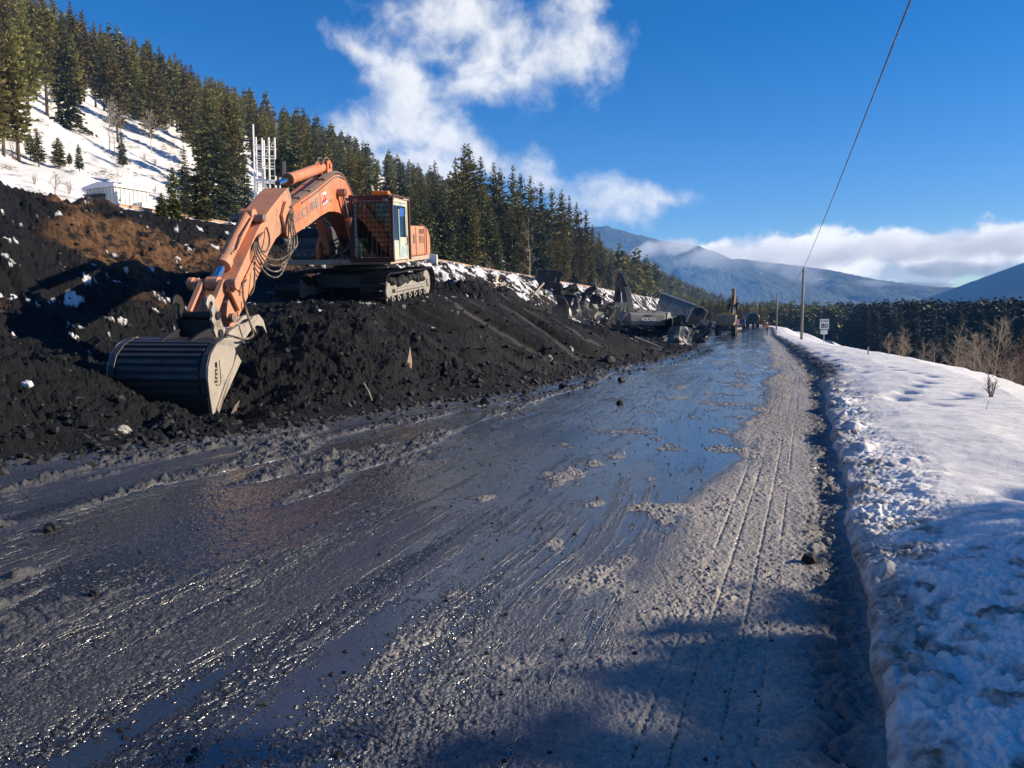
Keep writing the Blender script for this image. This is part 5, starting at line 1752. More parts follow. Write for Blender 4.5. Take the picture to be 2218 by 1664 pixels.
    prof = [(-.3, .15), (.25, .15), (.55, -.15), (.62, -.6), (.4, -1.05), (-.1, -1.25), (-.75, -1.15), (-.70, -1.08), (-.1, -1.17), (.33, -.99), (.54, -.58), (.47, -.18), (.2, .07), (-.3, .07)]
    rot = lambda q: (end[0] + q[0] * ca - q[1] * sa, end[1] + q[0] * sa + q[1] * ca)
    bk = MB().prism([rot(q) for q in prof], -.75, .75)
    hull = [(-.3, .15), (.25, .15), (.55, -.15), (.62, -.6), (.4, -1.05), (-.1, -1.25), (-.75, -1.15), (-.35, -.5)]
    bk = bk.build('bucket', M['bucket'], root)
    for y in (-.78, .752):
        MB().prism([rot(q) for q in hull], y, y + .03).build('side_plate', M['bucket'], bk)
    return root


px_ = at(1371, 715, 62)
other_excavator((px_[0], 62, gz(px_[0], 62) - .35), R(103), 'midgrey', 'machine_dark', 'grey-backed dark excavator with a white name on its counterweight, clawing at wagon wreckage', (1.6, 3.7), (3.1, 4.7), (4.0, 1.9), R(-35), word='VOLVO')
px_ = at(1581, 720, 128)
ob = other_excavator((px_[0], 128, gz(px_[0], 128)), R(62), 'maroon', 'dull_yellow', 'far excavator with dull yellow arm raised above the beige dump truck', (1.7, 4.2), (2.2, 6.4), (2.9, 4.4), R(-60))


def wheel(parent, c, r, w, name='wheel'):
    o = MB().cyl((c[0], c[1] - w / 2, c[2]), (c[0], c[1] + w / 2, c[2]), r, n=22)
    for k in range(18):
        a = 6.283 * k / 18
        o.box((c[0] + r * math.cos(a), c[1], c[2] + r * math.sin(a)), (.05, w * .96, .07), (0, -a, 0))
    o = o.build(name, M['tyre'], parent, .02)
    MB().cyl((c[0], c[1] - w / 2 - .01, c[2]), (c[0], c[1] + w / 2 + .01, c[2]), r * .5, n=16).build('rim', M['midgrey'], o)
    return o


def lamp(parent, c, s=(.04, .14, .10)):
    return MB().box(c, s).build('tail_light', M['red'], parent, .005)


def dump_truck():
    p = at(1573, 725, 105)
    r = empty('dump_truck', (p[0], 105, gz(p[0], 105) - .02), (0, 0, R(72)))
    tag(r, 'muddy beige articulated dump truck seen from behind on the far road', 'dump truck')
    bed = MB().prism([(-3.6, 1.45), (.9, 1.35), (1.3, 2.75), (-3.9, 2.85)], -1.05, 1.05)
    bed.v = [(x, y * (1.0 if z < 1.6 else 1.30), z) for x, y, z in bed.v]
    b = bed.build('dump_body', M['beige'], r, .08)
    tg = MB().add([(-3.72, -1.28, 2.78), (-3.72, 1.28, 2.78), (-3.66, 1.30, 2.0), (-3.60, .95, 1.5), (-3.60, -.95, 1.5), (-3.66, -1.30, 2.0),
                   (-3.95, -1.28, 2.78), (-3.95, 1.28, 2.78), (-3.92, 1.30, 2.0), (-3.86, .95, 1.5), (-3.86, -.95, 1.5), (-3.92, -1.30, 2.0)],
                  [(0, 1, 2, 3, 4, 5), (11, 10, 9, 8, 7, 6), (0, 6, 7, 1), (1, 7, 8, 2), (2, 8, 9, 3), (3, 9, 10, 4), (4, 10, 11, 5), (5, 11, 6, 0)])
    tg.build('tailgate', M['beige'], b, .03)
    MB().box((-1.0, 0, 1.1), (5.2, .9, .4)).box((-3.3, 0, .85), (.5, 1.6, .35)).build('chassis', M['machine_dark'], r)
    for x in (-2.9, -1.2, 2.6):
        for y in (-1.05, 1.05):
            wheel(r, (x, y, .72), .72, .55)
    c = MB().prism([(1.6, 1.2), (4.2, 1.2), (4.2, 1.9), (3.4, 2.1), (3.0, 3.1), (1.7, 3.1)], -.8, .8).build('cab', M['yellow'], r, .05)
    MB().box((1.68, 0, 2.6), (.04, 1.3, .7)).build('window', M['darkglass'], c)
    for y in (-1.28, 1.28):
        lamp(r, (-3.62, y, 1.35), (.05, .12, .32))
        MB().box((2.9, y * 1.15, 2.4), (.06, .2, .4)).tube([(3.0, y * .6, 2.6), (2.9, y * 1.15, 2.6)], .02, 5).build('mirror', M['black'], r)


dump_truck()


def van():
    p = at(1603, 714, 150)
    r = empty('van', (p[0], 150, gz(p[0], 150)), (0, 0, R(76)))
    tag(r, 'small pale van seen from behind between the dump truck and the dark tanker', 'van')
    b = MB().prism([(-2.3, .4), (2.3, .4), (2.4, 1.0), (1.5, 1.15), (.9, 1.95), (-2.2, 2.0), (-2.35, 1.2)], -.85, .85).build('body', M['midgrey'], r, .10)
    MB().prism([(-2.36, 1.25), (-2.30, 1.25), (-2.22, 1.8), (-2.28, 1.8)], -.68, .68).build('window', M['darkglass'], b)
    MB().box((-2.42, 0, .5), (.14, 1.7, .22)).build('bumper', M['black'], r, .03)
    for x in (-1.5, 1.5):
        for y in (-.78, .78):
            wheel(r, (x, y, .36), .36, .24)
    for y in (-.75, .75):
        lamp(b, (-2.36, y, 1.0), (.05, .12, .3))


van()


def tanker():
    p = at(1626, 708, 166)
    r = empty('tanker_truck', (p[0], 166, gz(p[0], 166)), (0, 0, R(80)))
    tag(r, 'dark round-backed tanker truck, farthest vehicle along the road', 'tanker truck')
    t = MB()
    n = 24
    ring = lambda x, k: [(x, 1.28 * k * math.cos(6.283 * i / n), 2.0 + 1.0 * k * math.sin(6.283 * i / n)) for i in range(n)]
    xs = [(-4.3, .86), (-4.15, 1), (1.8, 1), (1.95, .86)]
    vs = [q for x, k in xs for q in ring(x, k)]
    fs = [tuple(range(n - 1, -1, -1)), tuple(range(3 * n, 4 * n))]
    for j in range(3):
        fs += [(j * n + i, j * n + (i + 1) % n, (j + 1) * n + (i + 1) % n, (j + 1) * n + i) for i in range(n)]
    t.add(vs, fs)
    tk = t.build('tank', M['machine_dark'], r)
    MB().tube([(-4.33, 1.1, 2.0), (-4.33, .8, 2.72), (-4.33, 0, 2.98), (-4.33, -.8, 2.72), (-4.33, -1.1, 2.0), (-4.33, -.8, 1.28), (-4.33, 0, 1.02), (-4.33, .8, 1.28), (-4.33, 1.1, 2.0)], .05, 6).build('end_ring', M['midgrey'], tk)
    MB().box((-1, 0, 3.02), (4.5, .5, .06)).box((-3.6, -.4, 3.15), (.05, .05, .3)).build('walkway', M['galv'], tk)
    MB().box((-.5, 0, .9), (8, 1.0, .25)).box((-4.25, 0, .75), (.15, 2.3, .2)).build('chassis', M['machine_dark'], r)
    for x in (-3.4, -2.2, 3.6):
        for y in (-1.0, 1.0):
            wheel(r, (x, y, .5), .5, .5)
    c = MB().prism([(2.3, .8), (4.4, .8), (4.4, 1.7), (4.0, 2.9), (2.4, 2.9)], -1.1, 1.1).build('cab', M['darkgrey'], r, .06)
    MB().box((2.37, 0, 2.3), (.03, 1.5, .6)).build('window', M['darkglass'], c)
    for y in (-1.0, 1.0):
        lamp(r, (-4.34, y, .75), (.05, .25, .12))


tanker()
wx, wy = at(1661, 720, 107)[:2]
person('person', (wx, wy, gz(wx, wy)), R(70), stand_joints(), RAD, c4(.90, .22, .04), c4(.03, .035, .06), 'road worker in orange jacket and dark trousers walking along the snow bank', hat=(.85, .85, .82))
wx, wy = at(1655.5, 712, 134)[:2]
person('person', (wx, wy, gz(wx, wy)), R(250), stand_joints(), RAD, c4(.42, .12, .04), c4(.05, .05, .05), 'second road worker in rusty orange, farther off just beyond the walking worker', hat=(.7, .5, .1))


# ------------------------------------------------------------------ signs, poles, wires
def speed_sign():
    p = at(1784, 745, 54)
    z = gz(p[0], 54)
    top = at(1784, 691, 54)[2]
    r = empty('speed_sign', (p[0], 54, z), (0, 0, math.atan2(-p[0], 54) * 1.0))
    tag(r, 'white MAXIMUM 80 speed limit sign on a thin post in the snow bank', 'road sign')
    H = top - z
    MB().cyl((0, 0, -.3), (0, 0, H - .05), .03, n=10).build('post', M['galv'], r)
    pl = MB().box((0, -.04, H - .36), (.62, .012, .74)).build('sign_plate', M['white'], r, .004)
    fr = MB().box((0, -.048, H - .005), (.60, .006, .012)).box((0, -.048, H - .715), (.60, .006, .012)).box((-.30, -.048, H - .36), (.012, .006, .70)).box((.30, -.048, H - .36), (.012, .006, .70))
    fr.build('sign_border', M['black_ink'], pl)
    lettering('MAXIMUM', .50, M['black_ink'], pl, (-.25, -.05, H - .19), (1, 0, 0), (0, 0, 1), h=.085)
    lettering('80', .44, M['black_ink'], pl, (-.215, -.05, H - .63), (1, 0, 0), (0, 0, 1), h=.32)
    tb = MB().box((0, -.04, H - .92), (.46, .012, .30)).build('tab_plate', M['white'], r, .004)
    MB().add([(-.17, -.05, H - .85), (-.10, -.05, H - .81), (-.10, -.05, H - .84), (-.03, -.05, H - .84), (-.03, -.05, H - .86), (-.10, -.05, H - .86), (-.10, -.05, H - .89)], [(0, 1, 2, 3, 4, 5, 6)]).build('arrow', M['black_ink'], tb)


speed_sign()
TOPS = []


def pole(px, top, D, label, r=.10):
    p = at(px, 700, D)
    z = gz(p[0], D)
    H = at(px, top, D)[2] - z
    o = empty('utility_pole', (p[0], D, z))
    MB().tube([(0, 0, -.8), (0, 0, H * .5), (0, 0, H)], [r * 1.08, r, r * .82], 12).build('shaft', M['polewood'], o, smooth=True)
    MB().cyl((0, 0, H), (0, 0, H + .10), .035, n=8).box((0, 0, H - .25), (.30, .06, .06)).build('insulator', M['midgrey'], o)
    tag(o, label, 'utility pole')
    TOPS.append(Vector((p[0], D, z + H + .1)))


pole(1737, 582, 63, 'thick brown utility pole on the snow bank left of the speed sign', .105)
pole(1682, 636, 126, 'farther utility pole beyond the thick brown one', .105)
pole(1639, 655, 205, 'faint utility pole farthest along the road', .10)
pole_back = Vector((-4.7, -22, 6.85))


def span(a, b, sag, label):
    pts = []
    for f in np.linspace(0, 1, 40):
        q = a.lerp(b, f)
        q.z -= 4 * sag * f * (1 - f)
        pts.append(q)
    o = MB().tube(pts, .013, 6).build('power_cable', M['rubber'])
    tag(o, label, 'cable')


Q_ = Vector(at(1955, 0, 12))
span(TOPS[0], TOPS[0] + (Q_ - TOPS[0]) * 1.6, .35, 'thin black power cable sweeping from the thick pole up out of the picture')
span(TOPS[1], TOPS[0], .8, 'sagging power cable between the thick pole and the next pole')
span(TOPS[2], TOPS[1], .8, 'faint power cable running on to the farthest pole')

sx0, sy0 = hit(1880, 768)
MB().box((0, 0, .1), (.05, .02, .5)).add([(-.025, -.01, .35), (.025, -.01, .35), (.025, .01, .35), (-.025, .01, .35), (0, 0, .40)], [(0, 1, 4), (1, 2, 4), (2, 3, 4), (3, 0, 4), (3, 2, 1, 0)]).build('survey_stake', M['freshwood'], loc=(sx0, sy0, gz(sx0, sy0) - .1))
tag(bpy.data.objects['survey_stake'], 'short wooden survey stake standing on the edge of the snow bank', 'stake')


# ------------------------------------------------------------------ bare trees and bushes
def bare(name, label, x, y, H, mat, seed, spread=.45, n1=14, trunk=.02, cat='tree', group=None, multi=1, up=1.0):
    rg = random.Random(seed)
    root = empty(name, (x, y, gz(x, y) - .05), (0, 0, rg.random() * 6))
    tag(root, label, cat, group)
    tr, br = MB(), MB()

    def twig(p, d, l, r, lev):
        pts, rr = [Vector(p)], [r]
        q, v = Vector(p), Vector(d).normalized()
        for k in range(3):
            v = (v + Vector((rg.gauss(0, .12), rg.gauss(0, .12), .10 * up))).normalized()
            q = q + v * l / 3
            pts.append(q.copy())
            rr.append(max(r * (1 - .3 * (k + 1)), .0024 * H ** .5))
        br.tube(pts, rr, 4)
        if lev:
            for k in range(4 if lev > 1 else 3):
                f = .3 + .65 * rg.random()
                i = min(2, int(f * 3))
                b = pts[i].lerp(pts[i + 1], f * 3 - i)
                a = rg.random() * 6.283
                side = v.orthogonal().normalized()
                side = Matrix.Rotation(a, 3, v) @ side
                twig(b, v * .75 + side * .7, l * (.55 + .25 * rg.random()), rr[i] * .6, lev - 1)
    for m in range(multi):
        a = rg.random() * 6.28
        off = Vector((math.cos(a), math.sin(a), 0)) * (.06 * H if multi > 1 else 0)
        h = H * (1 if m == 0 else rg.uniform(.65, .95))
        tip = off * 2.5 + Vector((rg.uniform(-.05, .05) * h, rg.uniform(-.05, .05) * h, h))
        P = [off * .6 + (tip - off * .6) * f + Vector((rg.gauss(0, .008) * h, rg.gauss(0, .008) * h, 0)) * (f > 0) for f in np.linspace(0, 1, 7)]
        P[0].z = -.3
        tr.tube(P, list(np.linspace(trunk * h ** .9 * .9 + .006, .006, 7)), 6)
        for k in range(n1):
            f = .22 + .75 * (k + rg.random()) / n1
            i = min(5, int(f * 6))
            b = P[i].lerp(P[i + 1], f * 6 - i)
            a = k * 2.4 + rg.random()
            twig(b, (math.cos(a), math.sin(a), .75 * up), spread * h * (1.05 - f) * rg.uniform(.6, 1.1) + .08 * h, .0065 * h ** .8 * (1.1 - f) + .003, 2 if n1 > 9 else 1)
    tr.build('trunk', M[mat], root, smooth=True)
    br.build('crown', M[mat], root)
    return root


ASP = [(2146, 690, 36, 'tallest bare aspen at the right edge, rising over the snow bank', 4), (2118, 718, 40, 'bare aspen leaning against the tallest one at the right edge', 1), (2064, 714, 42, 'fork-topped bare aspen left of the tallest one', 2),
       (2030, 738, 44, 'small bare aspen between the fork-topped aspen and the leaning ones', 1), (2003, 740, 45, 'thin bare aspen, shortest of the row along the bank', 1), (1958, 710, 48, 'bushy bare aspen at the left of the row beyond the stake', 3),
       (1928, 722, 50, 'leftmost pale bare aspen of the row, bent to the right', 1), (2180, 775, 33, 'low bare aspen right of the tallest one by the picture edge', 2), (2092, 760, 38, 'low bare shrub under the aspens at the picture edge', 3)]
for i, (px, tp, D, lb, mu) in enumerate(ASP):
    p = at(px, 700, D)
    z = gz(p[0], D)
    bare('bare_aspen', lb, p[0], D, at(px, tp, D)[2] - z, 'twig', 60 + i, .30, 11, .013, 'bare tree', None, mu)
p = at(2150, 800, 36)
bare('brown_shrub', 'reddish brown leafless shrub at the foot of the tallest aspen', p[0] + .4, 35, 2.9, 'redtwig', 81, .45, 12, .010, 'shrub', None, 5)
hx, hy = hit(2146, 858, 6, 60)
bare('twig_bush', 'small leafless red-brown bush poking out of the smooth snow', hx, hy, .42, 'redtwig', 90, .5, 6, .016, 'shrub', None, 6)
hx, hy = hit(2136, 887, 5, 60)
MB().tube([(0, 0, -.05), (.01, 0, .07), (.03, 0, .13)], .004, 5).build('grass_stem', M['twig'], loc=(hx, hy, gz(hx, hy)))
tag(bpy.data.objects['grass_stem'], 'lone dry grass stem on the snow below the small bush', 'grass stem')
BIR = [(237, 322, 212, 'pale birch trunk, left one of the pair in the clearing'), (250, 330, 226, 'pale birch trunk, right one of the pair in the clearing'), (328, 322, 240, 'pale crooked birch near the upper right of the clearing'),
       (110, 232, 186, 'thin pale birch among the pines at the upper left'), (256, 418, 352, 'spreading leafless birch right behind the white shed'), (369, 345, 300, 'small leafless birch above the dark spruce clump'), (120, 432, 372, 'wispy leafless sapling at the edge of the dark bank')]
for i, (px, b, tp, lb) in enumerate(BIR):
    x, y = hit(px, b)
    bare('bare_birch', lb, x, y, at(px, tp, y)[2] - gz(x, y), 'palebark' if i != 6 else 'twig', 100 + i, .30, 11, .012, 'bare tree')
p = at(1150, 600, 84)
u_ = uv(1150, 600)[0]
D_ = 29 / (DN[0] * u_ + DN[1])
bare('bare_birch', 'tall pale leafless trunk in front of the railway spruces', u_ * D_, D_, at(1150, 478, D_)[2] - gz(u_ * D_, D_), 'palebark', 120, .14, 12, .010, 'bare tree')
for i, (px, t_, h, lb) in enumerate(((1062, 27, 2.6, 'brown leafless brush between railway spruces, left of the pale trunk'), (925, 26.5, 2.2, 'brown brush beside the orange machine tail'), (1296, 27, 3.2, 'brown brush where the railway treeline ends'), (1335, 28, 5.5, 'thin bare shrub beside the last railway spruces'))):
    u_ = uv(px, 600)[0]
    D_ = t_ / (DN[0] * u_ + DN[1])
    bare('brown_shrub', lb, u_ * D_, D_, h, 'twig', 130 + i, .4, 9, .010, 'shrub', None, 5)
for i, (px, b, h) in enumerate(((30, 335, 1.8), (312, 330, 1.0), (335, 352, 1.0), (75, 405, .9), (150, 415, 1.1), (335, 415, .8))):
    x, y = hit(px, b)
    bare('brown_shrub', ['reddish bush under the small pines at the left edge of the snow', 'reddish bush right of the small dark spruce', 'reddish bush lower right of the small dark spruce', 'dry brush on the snow above the brown bank', 'dry brush on the snow left of the white shed', 'dry twigs on the snow right of the white shed'][i], x, y, h, 'redtwig', 150 + i, .45, 6, .012, 'shrub', None, 5)


# ------------------------------------------------------------------ railway, shed, signal gantry
def rail(t, label):
    S_ = np.arange(20, 125, 1.0)
    vs, fs = [], []
    prof = [(-.065, 0), (.065, 0), (.065, .02), (.012, .05), (.012, .13), (.036, .145), (.036, .18), (-.036, .18), (-.036, .145), (-.012, .13), (-.012, .05), (-.065, .02)]
    for s in S_:
        x, y = xy(s, t)
        for a, h in prof:
            q = xy(s, t + a)
            vs.append((q[0], q[1], 5.15 + h + .02 * math.sin(s * .3)))
    n = len(prof)
    for i in range(len(S_) - 1):
        fs += [(i * n + k, i * n + (k + 1) % n, (i + 1) * n + (k + 1) % n, (i + 1) * n + k) for k in range(n)]
    o = MB().add(vs, fs).build('railway_rail', M['rail'])
    tag(o, label, 'rail')


rail(20.0, 'rusty rail along the top of the dark bank, the one nearer the road')
rail(21.45, 'rusty rail along the top of the dark bank, the one nearer the hill')


def shed():
    x, y = hit(250, 467)
    x, y = x * 1.12, y * 1.12
    r = empty('equipment_shed', (x, y, gz(x, y) - .25), (0, 0, R(-28)))
    k = y / 38
    tag(r, 'small white equipment shed on the snow beside the railway bank', 'shed')
    w, d, h = 2.2 * k, 1.9 * k, 1.55 * k
    b = MB().box((-w / 2, d / 2, h / 2), (w, d, h)).build('wall', M['shedwall'], r, .01)
    rb = MB()
    for q in range(9):
        rb.box((-w * (q + .5) / 9, -.012, h / 2), (.05, .024, h * .96))
    for q in range(8):
        rb.box((.012, d * (q + .5) / 8, h / 2), (.024, .05, h * .96))
    rb.build('wall_rib', M['shedwall'], b)
    MB().prism([(-w - .08, h), (.08, h), (.08, h + .10), (-w / 2, h + .22), (-w - .08, h + .10)], -.08, d + .08).build('roof', M['snowlump'], r, .02)
    MB().box((-w * .55, -.03, h * .62), (w * .5, .02, h * .26)).prism([(-w * .82, h * .80), (-w * .28, h * .80), (-w * .28, h * .76), (-w * .82, h * .76)], -.3, -.01).build('hatch', M['darkgrey'], r)
    MB().box((.2, d * .75, h * .3), (.4, .5, h * .6)).build('cabinet', M['shedwall'], r, .01)


shed()
x, y = hit(197, 424)
H_ = at(197, 352, y)[2] - gz(x, y)
o = empty('t_post', (x, y, gz(x, y)))
MB().cyl((0, 0, -.3), (0, 0, H_), .035, n=8).build('post', M['white'], o)
MB().box((-.28, 0, H_ - .03), (.85, .05, .09), (0, R(5), 0)).build('crossbar', M['white'], o)
tag(o, 'white T-shaped post with one long arm standing behind the shed', 'post')


def gantry():
    D = 43.0
    p = at(580, 420, D)
    r = empty('signal_gantry', (p[0], D, gz(p[0], D)), (0, 0, R(12)))
    tag(r, 'white lattice railway signal gantry of ladders and rails with a black signal head', 'signal gantry')
    z0 = gz(p[0], D)
    H = lambda py: at(580, py, D)[2] - z0
    X = lambda px: (px - 580) * D / FPX
    po = MB()
    for px, top, yy in ((554, 271, .0), (556, 292, .7), (571, 300, 0.0), (572, 298, .7)):
        po.cyl((X(px), yy, 0), (X(px), yy, H(top)), .045, n=8)
    for k in range(16):
        z = .4 + k * .42
        if z < H(300):
            po.cyl((X(554), 0, z), (X(571), 0, z), .02, n=6)
            po.cyl((X(556), .7, z), (X(572), .7, z), .02, n=6)
            if k % 3 == 0:
                po.cyl((X(554), 0, z), (X(556), .7, z), .02, n=6)
                po.cyl((X(571), 0, z), (X(572), .7, z), .02, n=6)
    po.build('lattice_mast', M['white'], r)
    ld = MB()
    for px in (584, 596):
        ld.cyl((X(px), .2, 0), (X(px), .2, H(296)), .05, n=8)
    for k in range(20):
        z = .3 + k * .36
        if z < H(298):
            ld.cyl((X(584), .2, z), (X(596), .2, z), .024, n=6)
    ld.build('ladder', M['white'], r)
    rl = MB()
    for py in (318, 338, 360, 390):
        rl.cyl((X(556), .0, H(py)), (X(598), .0, H(py)), .028, n=6).cyl((X(556), .7, H(py)), (X(598), .7, H(py)), .028, n=6)
    rl.cyl((X(571), .7, H(338)), (X(596), .2, H(300)), .02, n=6).box((X(577), .35, H(392)), (1.2, .8, .05))
    rl.build('railing', M['white'], r)
    hd = MB().prism([(X(598), H(382)), (X(598), H(350)), (X(601), H(345)), (X(610), H(345)), (X(613), H(350)), (X(613), H(382)), (X(610), H(386)), (X(601), H(386))], -.5, -.28)
    hd = hd.build('signal_head', M['black'], r, .02)
    MB().box((X(613), -.2, H(368)), (.30, .06, .9)).build('back_plate', M['midgrey'], r)
    for py in (355, 374):
        MB().cyl((X(605), -.72, H(py)), (X(605), -.5, H(py)), .11, n=12, cap=False).build('hood', M['black'], hd)
    MB().cyl((X(606), -.25, 0), (X(606), -.25, H(350)), .04, n=8).build('post', M['white'], r)


gantry()


# ------------------------------------------------------------------ wrecked wagons and torn metal
def place(px, py, D):
    p = at(px, py, D)
    return p[0], D, p[2]


def hopper():
    p = place(1450, 690, 70)
    r = empty('hopper_wagon', (p[0], p[1], gz(p[0], p[1]) + .9), (R(-26), R(20), R(-12)))
    r.scale = (.85, .85, .85)
    tag(r, 'derailed grey ribbed hopper wagon lying tilted beyond the dark excavator', 'rail wagon')
    b = MB().prism([(-1.7, .1), (1.7, .1), (1.9, 2.3), (-1.9, 2.3)], -1.1, 1.1).build('hopper_body', M['scrapgrey'], r)
    for k in range(15):
        x = -1.6 + k * .23
        MB().box((x, -1.13, 1.2), (.07, .06, 2.1)).build('rib', M['rib'], b)
    MB().box((0, -1.13, 2.36), (3.9, .22, .14)).box((0, 1.13, 2.36), (3.9, .22, .14)).build('top_chord', M['galv'], b)
    e = MB().prism([(1.75, .1), (3.0, 1.5), (2.95, 2.3), (1.92, 2.3)], -1.0, 1.0).build('end_slope', M['scrap'], r)
    MB().box((2.9, 0, 2.34), (.9, 2.2, .10), (0, R(18), 0)).build('end_platform', M['galv'], r)
    MB().box((.0, 0, -.05), (3.2, .5, .3)).build('centre_sill', M['scrap'], r)


hopper()


def tank_piece():
    p = place(1427, 662, 66)
    z = gz(p[0], p[1])
    r = MB().cyl((0, -.9, 0), (0, .9, .25), .55, n=20).cyl((0, -.95, 0), (0, -.9, 0), .58, n=20).build('steel_drum', M['midgrey'], None, .03, True, (p[0], p[1], z + 1.5), (0, R(20), R(60)))
    tag(r, 'dented grey steel drum lying on the wreckage behind the dark excavator', 'drum')


tank_piece()


def open_box():
    p = place(1432, 700, 60)
    r = empty('wagon_end', (p[0] + .6, p[1], gz(p[0], p[1]) + .2), (R(6), R(-16), R(-35)))
    tag(r, 'torn-off wagon end leaning like an open box beside the grey counterweight', 'wagon wreck')
    MB().box((0, 0, 1.55), (2.2, 1.8, .10)).build('roof_sheet', M['midgrey'], r)
    MB().box((1.05, 0, .7), (.08, 1.8, 1.7), (0, R(8), 0)).build('side_sheet', M['scrap'], r)
    MB().box((0, .85, .75), (2.0, .08, 1.5)).build('back_sheet', M['scrap'], r)


open_box()


def black_wagon():
    p = place(1184, 632, 66)
    z = gz(p[0], p[1])
    r = empty('wagon_wreck', (p[0], p[1], z - .1), (R(4), R(5), R(6)))
    tag(r, 'black crumpled wagon end standing on the snow edge with a yellow mark', 'wagon wreck')
    b = MB().prism([(-.95, 0), (.85, .0), (1.05, .9), (.9, 1.42), (.2, 1.50), (-.95, 1.40), (-1.0, .8)], -.8, .8).build('body', M['scrap'], r, .05)
    MB().prism([(-1.0, 1.42), (.95, 1.46), (1.2, 1.1), (1.25, 1.2), (.95, 1.56), (-1.0, 1.50)], -.9, .85).build('roof_sheet', M['machine_dark'], b)
    MB().box((.55, -.83, .75), (.10, .03, .45), (0, R(8), 0)).build('yellow_mark', M['yellow'], b)


black_wagon()


def sheet(px, py, D, w, h, mat, rot, label, name='scrap_sheet', cat='scrap metal', dz=0.0, seed=0, group=None):
    rg = random.Random(seed + int(px))
    p = place(px, py, D)
    n, m = 6, 5
    vs, fs = [], []
    for th in (0, .02):
        for i in range(n):
            for j in range(m):
                a, b = i / (n - 1) - .5, j / (m - 1)
                vs.append((a * w * (1 - .25 * b * rg.random()), th + .18 * math.sin(a * 5 + seed) * w * .5 + .10 * rg.gauss(0, 1) * w * .5, b * h * (1 - .3 * abs(a) * rg.random())))
    k = n * m
    for i in range(n - 1):
        for j in range(m - 1):
            q = i * m + j
            fs += [(q, q + m, q + m + 1, q + 1), (k + q + 1, k + q + m + 1, k + q + m, k + q)]
    rim = [j for j in range(m)] + [i * m + m - 1 for i in range(1, n)] + [(n - 1) * m + j for j in range(m - 2, -1, -1)] + [i * m for i in range(n - 2, 0, -1)]
    for a, b in zip(rim, rim[1:] + rim[:1]):
        fs.append((a, b, k + b, k + a))
    o = MB().add(vs, fs).build(name, M[mat], None, loc=(p[0], p[1], gz(p[0], p[1]) - .1 + dz), rot=tuple(R(q) for q in rot))
    return tag(o, label, cat, group)


sheet(1300, 690, 60, 2.2, 1.8, 'scrap', (10, 5, 20), 'tall torn black sheet left of the dark boom')
sheet(1322, 680, 58, 1.0, 2.0, 'scrapgrey', (-15, 25, -20), 'pale bent sheet hanging beside the raised stick')
sheet(1290, 660, 63, 1.4, 1.6, 'scrapgrey', (20, -20, 10), 'grey crumpled sheet half buried at the edge of the cut')
sheet(1255, 650, 64, 2.6, 1.2, 'scrap', (35, 10, 25), 'low black sheet jutting from the snow edge of the cut')
sheet(1275, 640, 66, 2.2, 1.3, 'scrap', (-25, 8, -15), 'black folded sheet under the dirty snow of the cut')
sheet(1225, 640, 66, 1.8, .8, 'scrap', (40, -8, 15), 'dark flat sheet right of the black crumpled wagon')
sheet(1335, 715, 56, 1.0, 1.4, 'scrap', (12, -30, 40), 'twisted black strip at the foot of the raised stick')
sheet(1362, 735, 53, 1.6, 1.0, 'scrap', (20, 15, -10), 'black torn plate below the grey counterweight on the left')
sheet(1440, 730, 54, 1.5, .9, 'scrapgrey', (30, -10, 30), 'dull plate below the grey counterweight on the right')
sheet(1412, 660, 70, 2.4, 1.6, 'scrap', (-20, 12, 5), 'broad dark sheet in the heap behind the counterweight')
sheet(1395, 655, 70, 1.5, 1.4, 'scrapgrey', (15, 30, 20), 'blue-grey crushed panel in the heap behind the counterweight')
sheet(1508, 700, 72, 2.4, .9, 'scrapgrey', (50, 5, -30), 'flat grey panel sliding off the far wreckage toward the road')
sheet(1100, 612, 44, 1.1, .8, 'scrapgrey', (25, -12, 10), 'grey panel propped on the bench behind the orange machine')
sheet(1050, 636, 37, .9, .7, 'scrap', (20, 20, -15), 'black plate on the crest right of the orange machine')


HEAP = random.Random(21)
for i in range(110):       # the jumble of torn metal between the black wagon end and the road
    f = HEAP.random()
    px = 1205 + 305 * f
    py = np.interp(px, (1240, 1330, 1420, 1510), (668, 700, 716, 716)) + HEAP.uniform(-26, 22)
    D = np.interp(px, (1240, 1510), (60, 66)) + HEAP.uniform(-8, 12 if px < 1400 else 5) - (7 if py > 712 else 0)
    if 1345 < px < 1450 and py > 668:
        continue
    left = px < 1350
    sheet(px, py, D, HEAP.uniform(.6, 2.2), HEAP.uniform(.5, 1.7), HEAP.choice(['scrap', 'scrap', 'machine_dark', 'scrapgrey', 'scrap']), (HEAP.uniform(-60, 60), HEAP.uniform(-40, 40), HEAP.uniform(-90, 90)),
          'torn dark steel piece in the wreckage left of the grey counterweight' if left else 'torn dark steel piece in the wreckage around the grey counterweight', dz=HEAP.uniform(0, .5), seed=i,
          group='scrap left of the counterweight' if left else 'scrap around the counterweight')


def log(p0, p1, r, mat, label, name='log', cat='log'):
    a, b = Vector(p0), Vector(p1)
    m = a.lerp(b, .5) + Vector((.01, 0, .015))
    o = MB().tube([a, m, b], [r, r * .92, r * .75], 9).build(name, M[mat], smooth=False)
    return tag(o, label, cat)


def on(px, py, dz=0.0):
    x, y = hit(px, py, 4, 90)
    return Vector((x, y, gz(x, y) + dz))


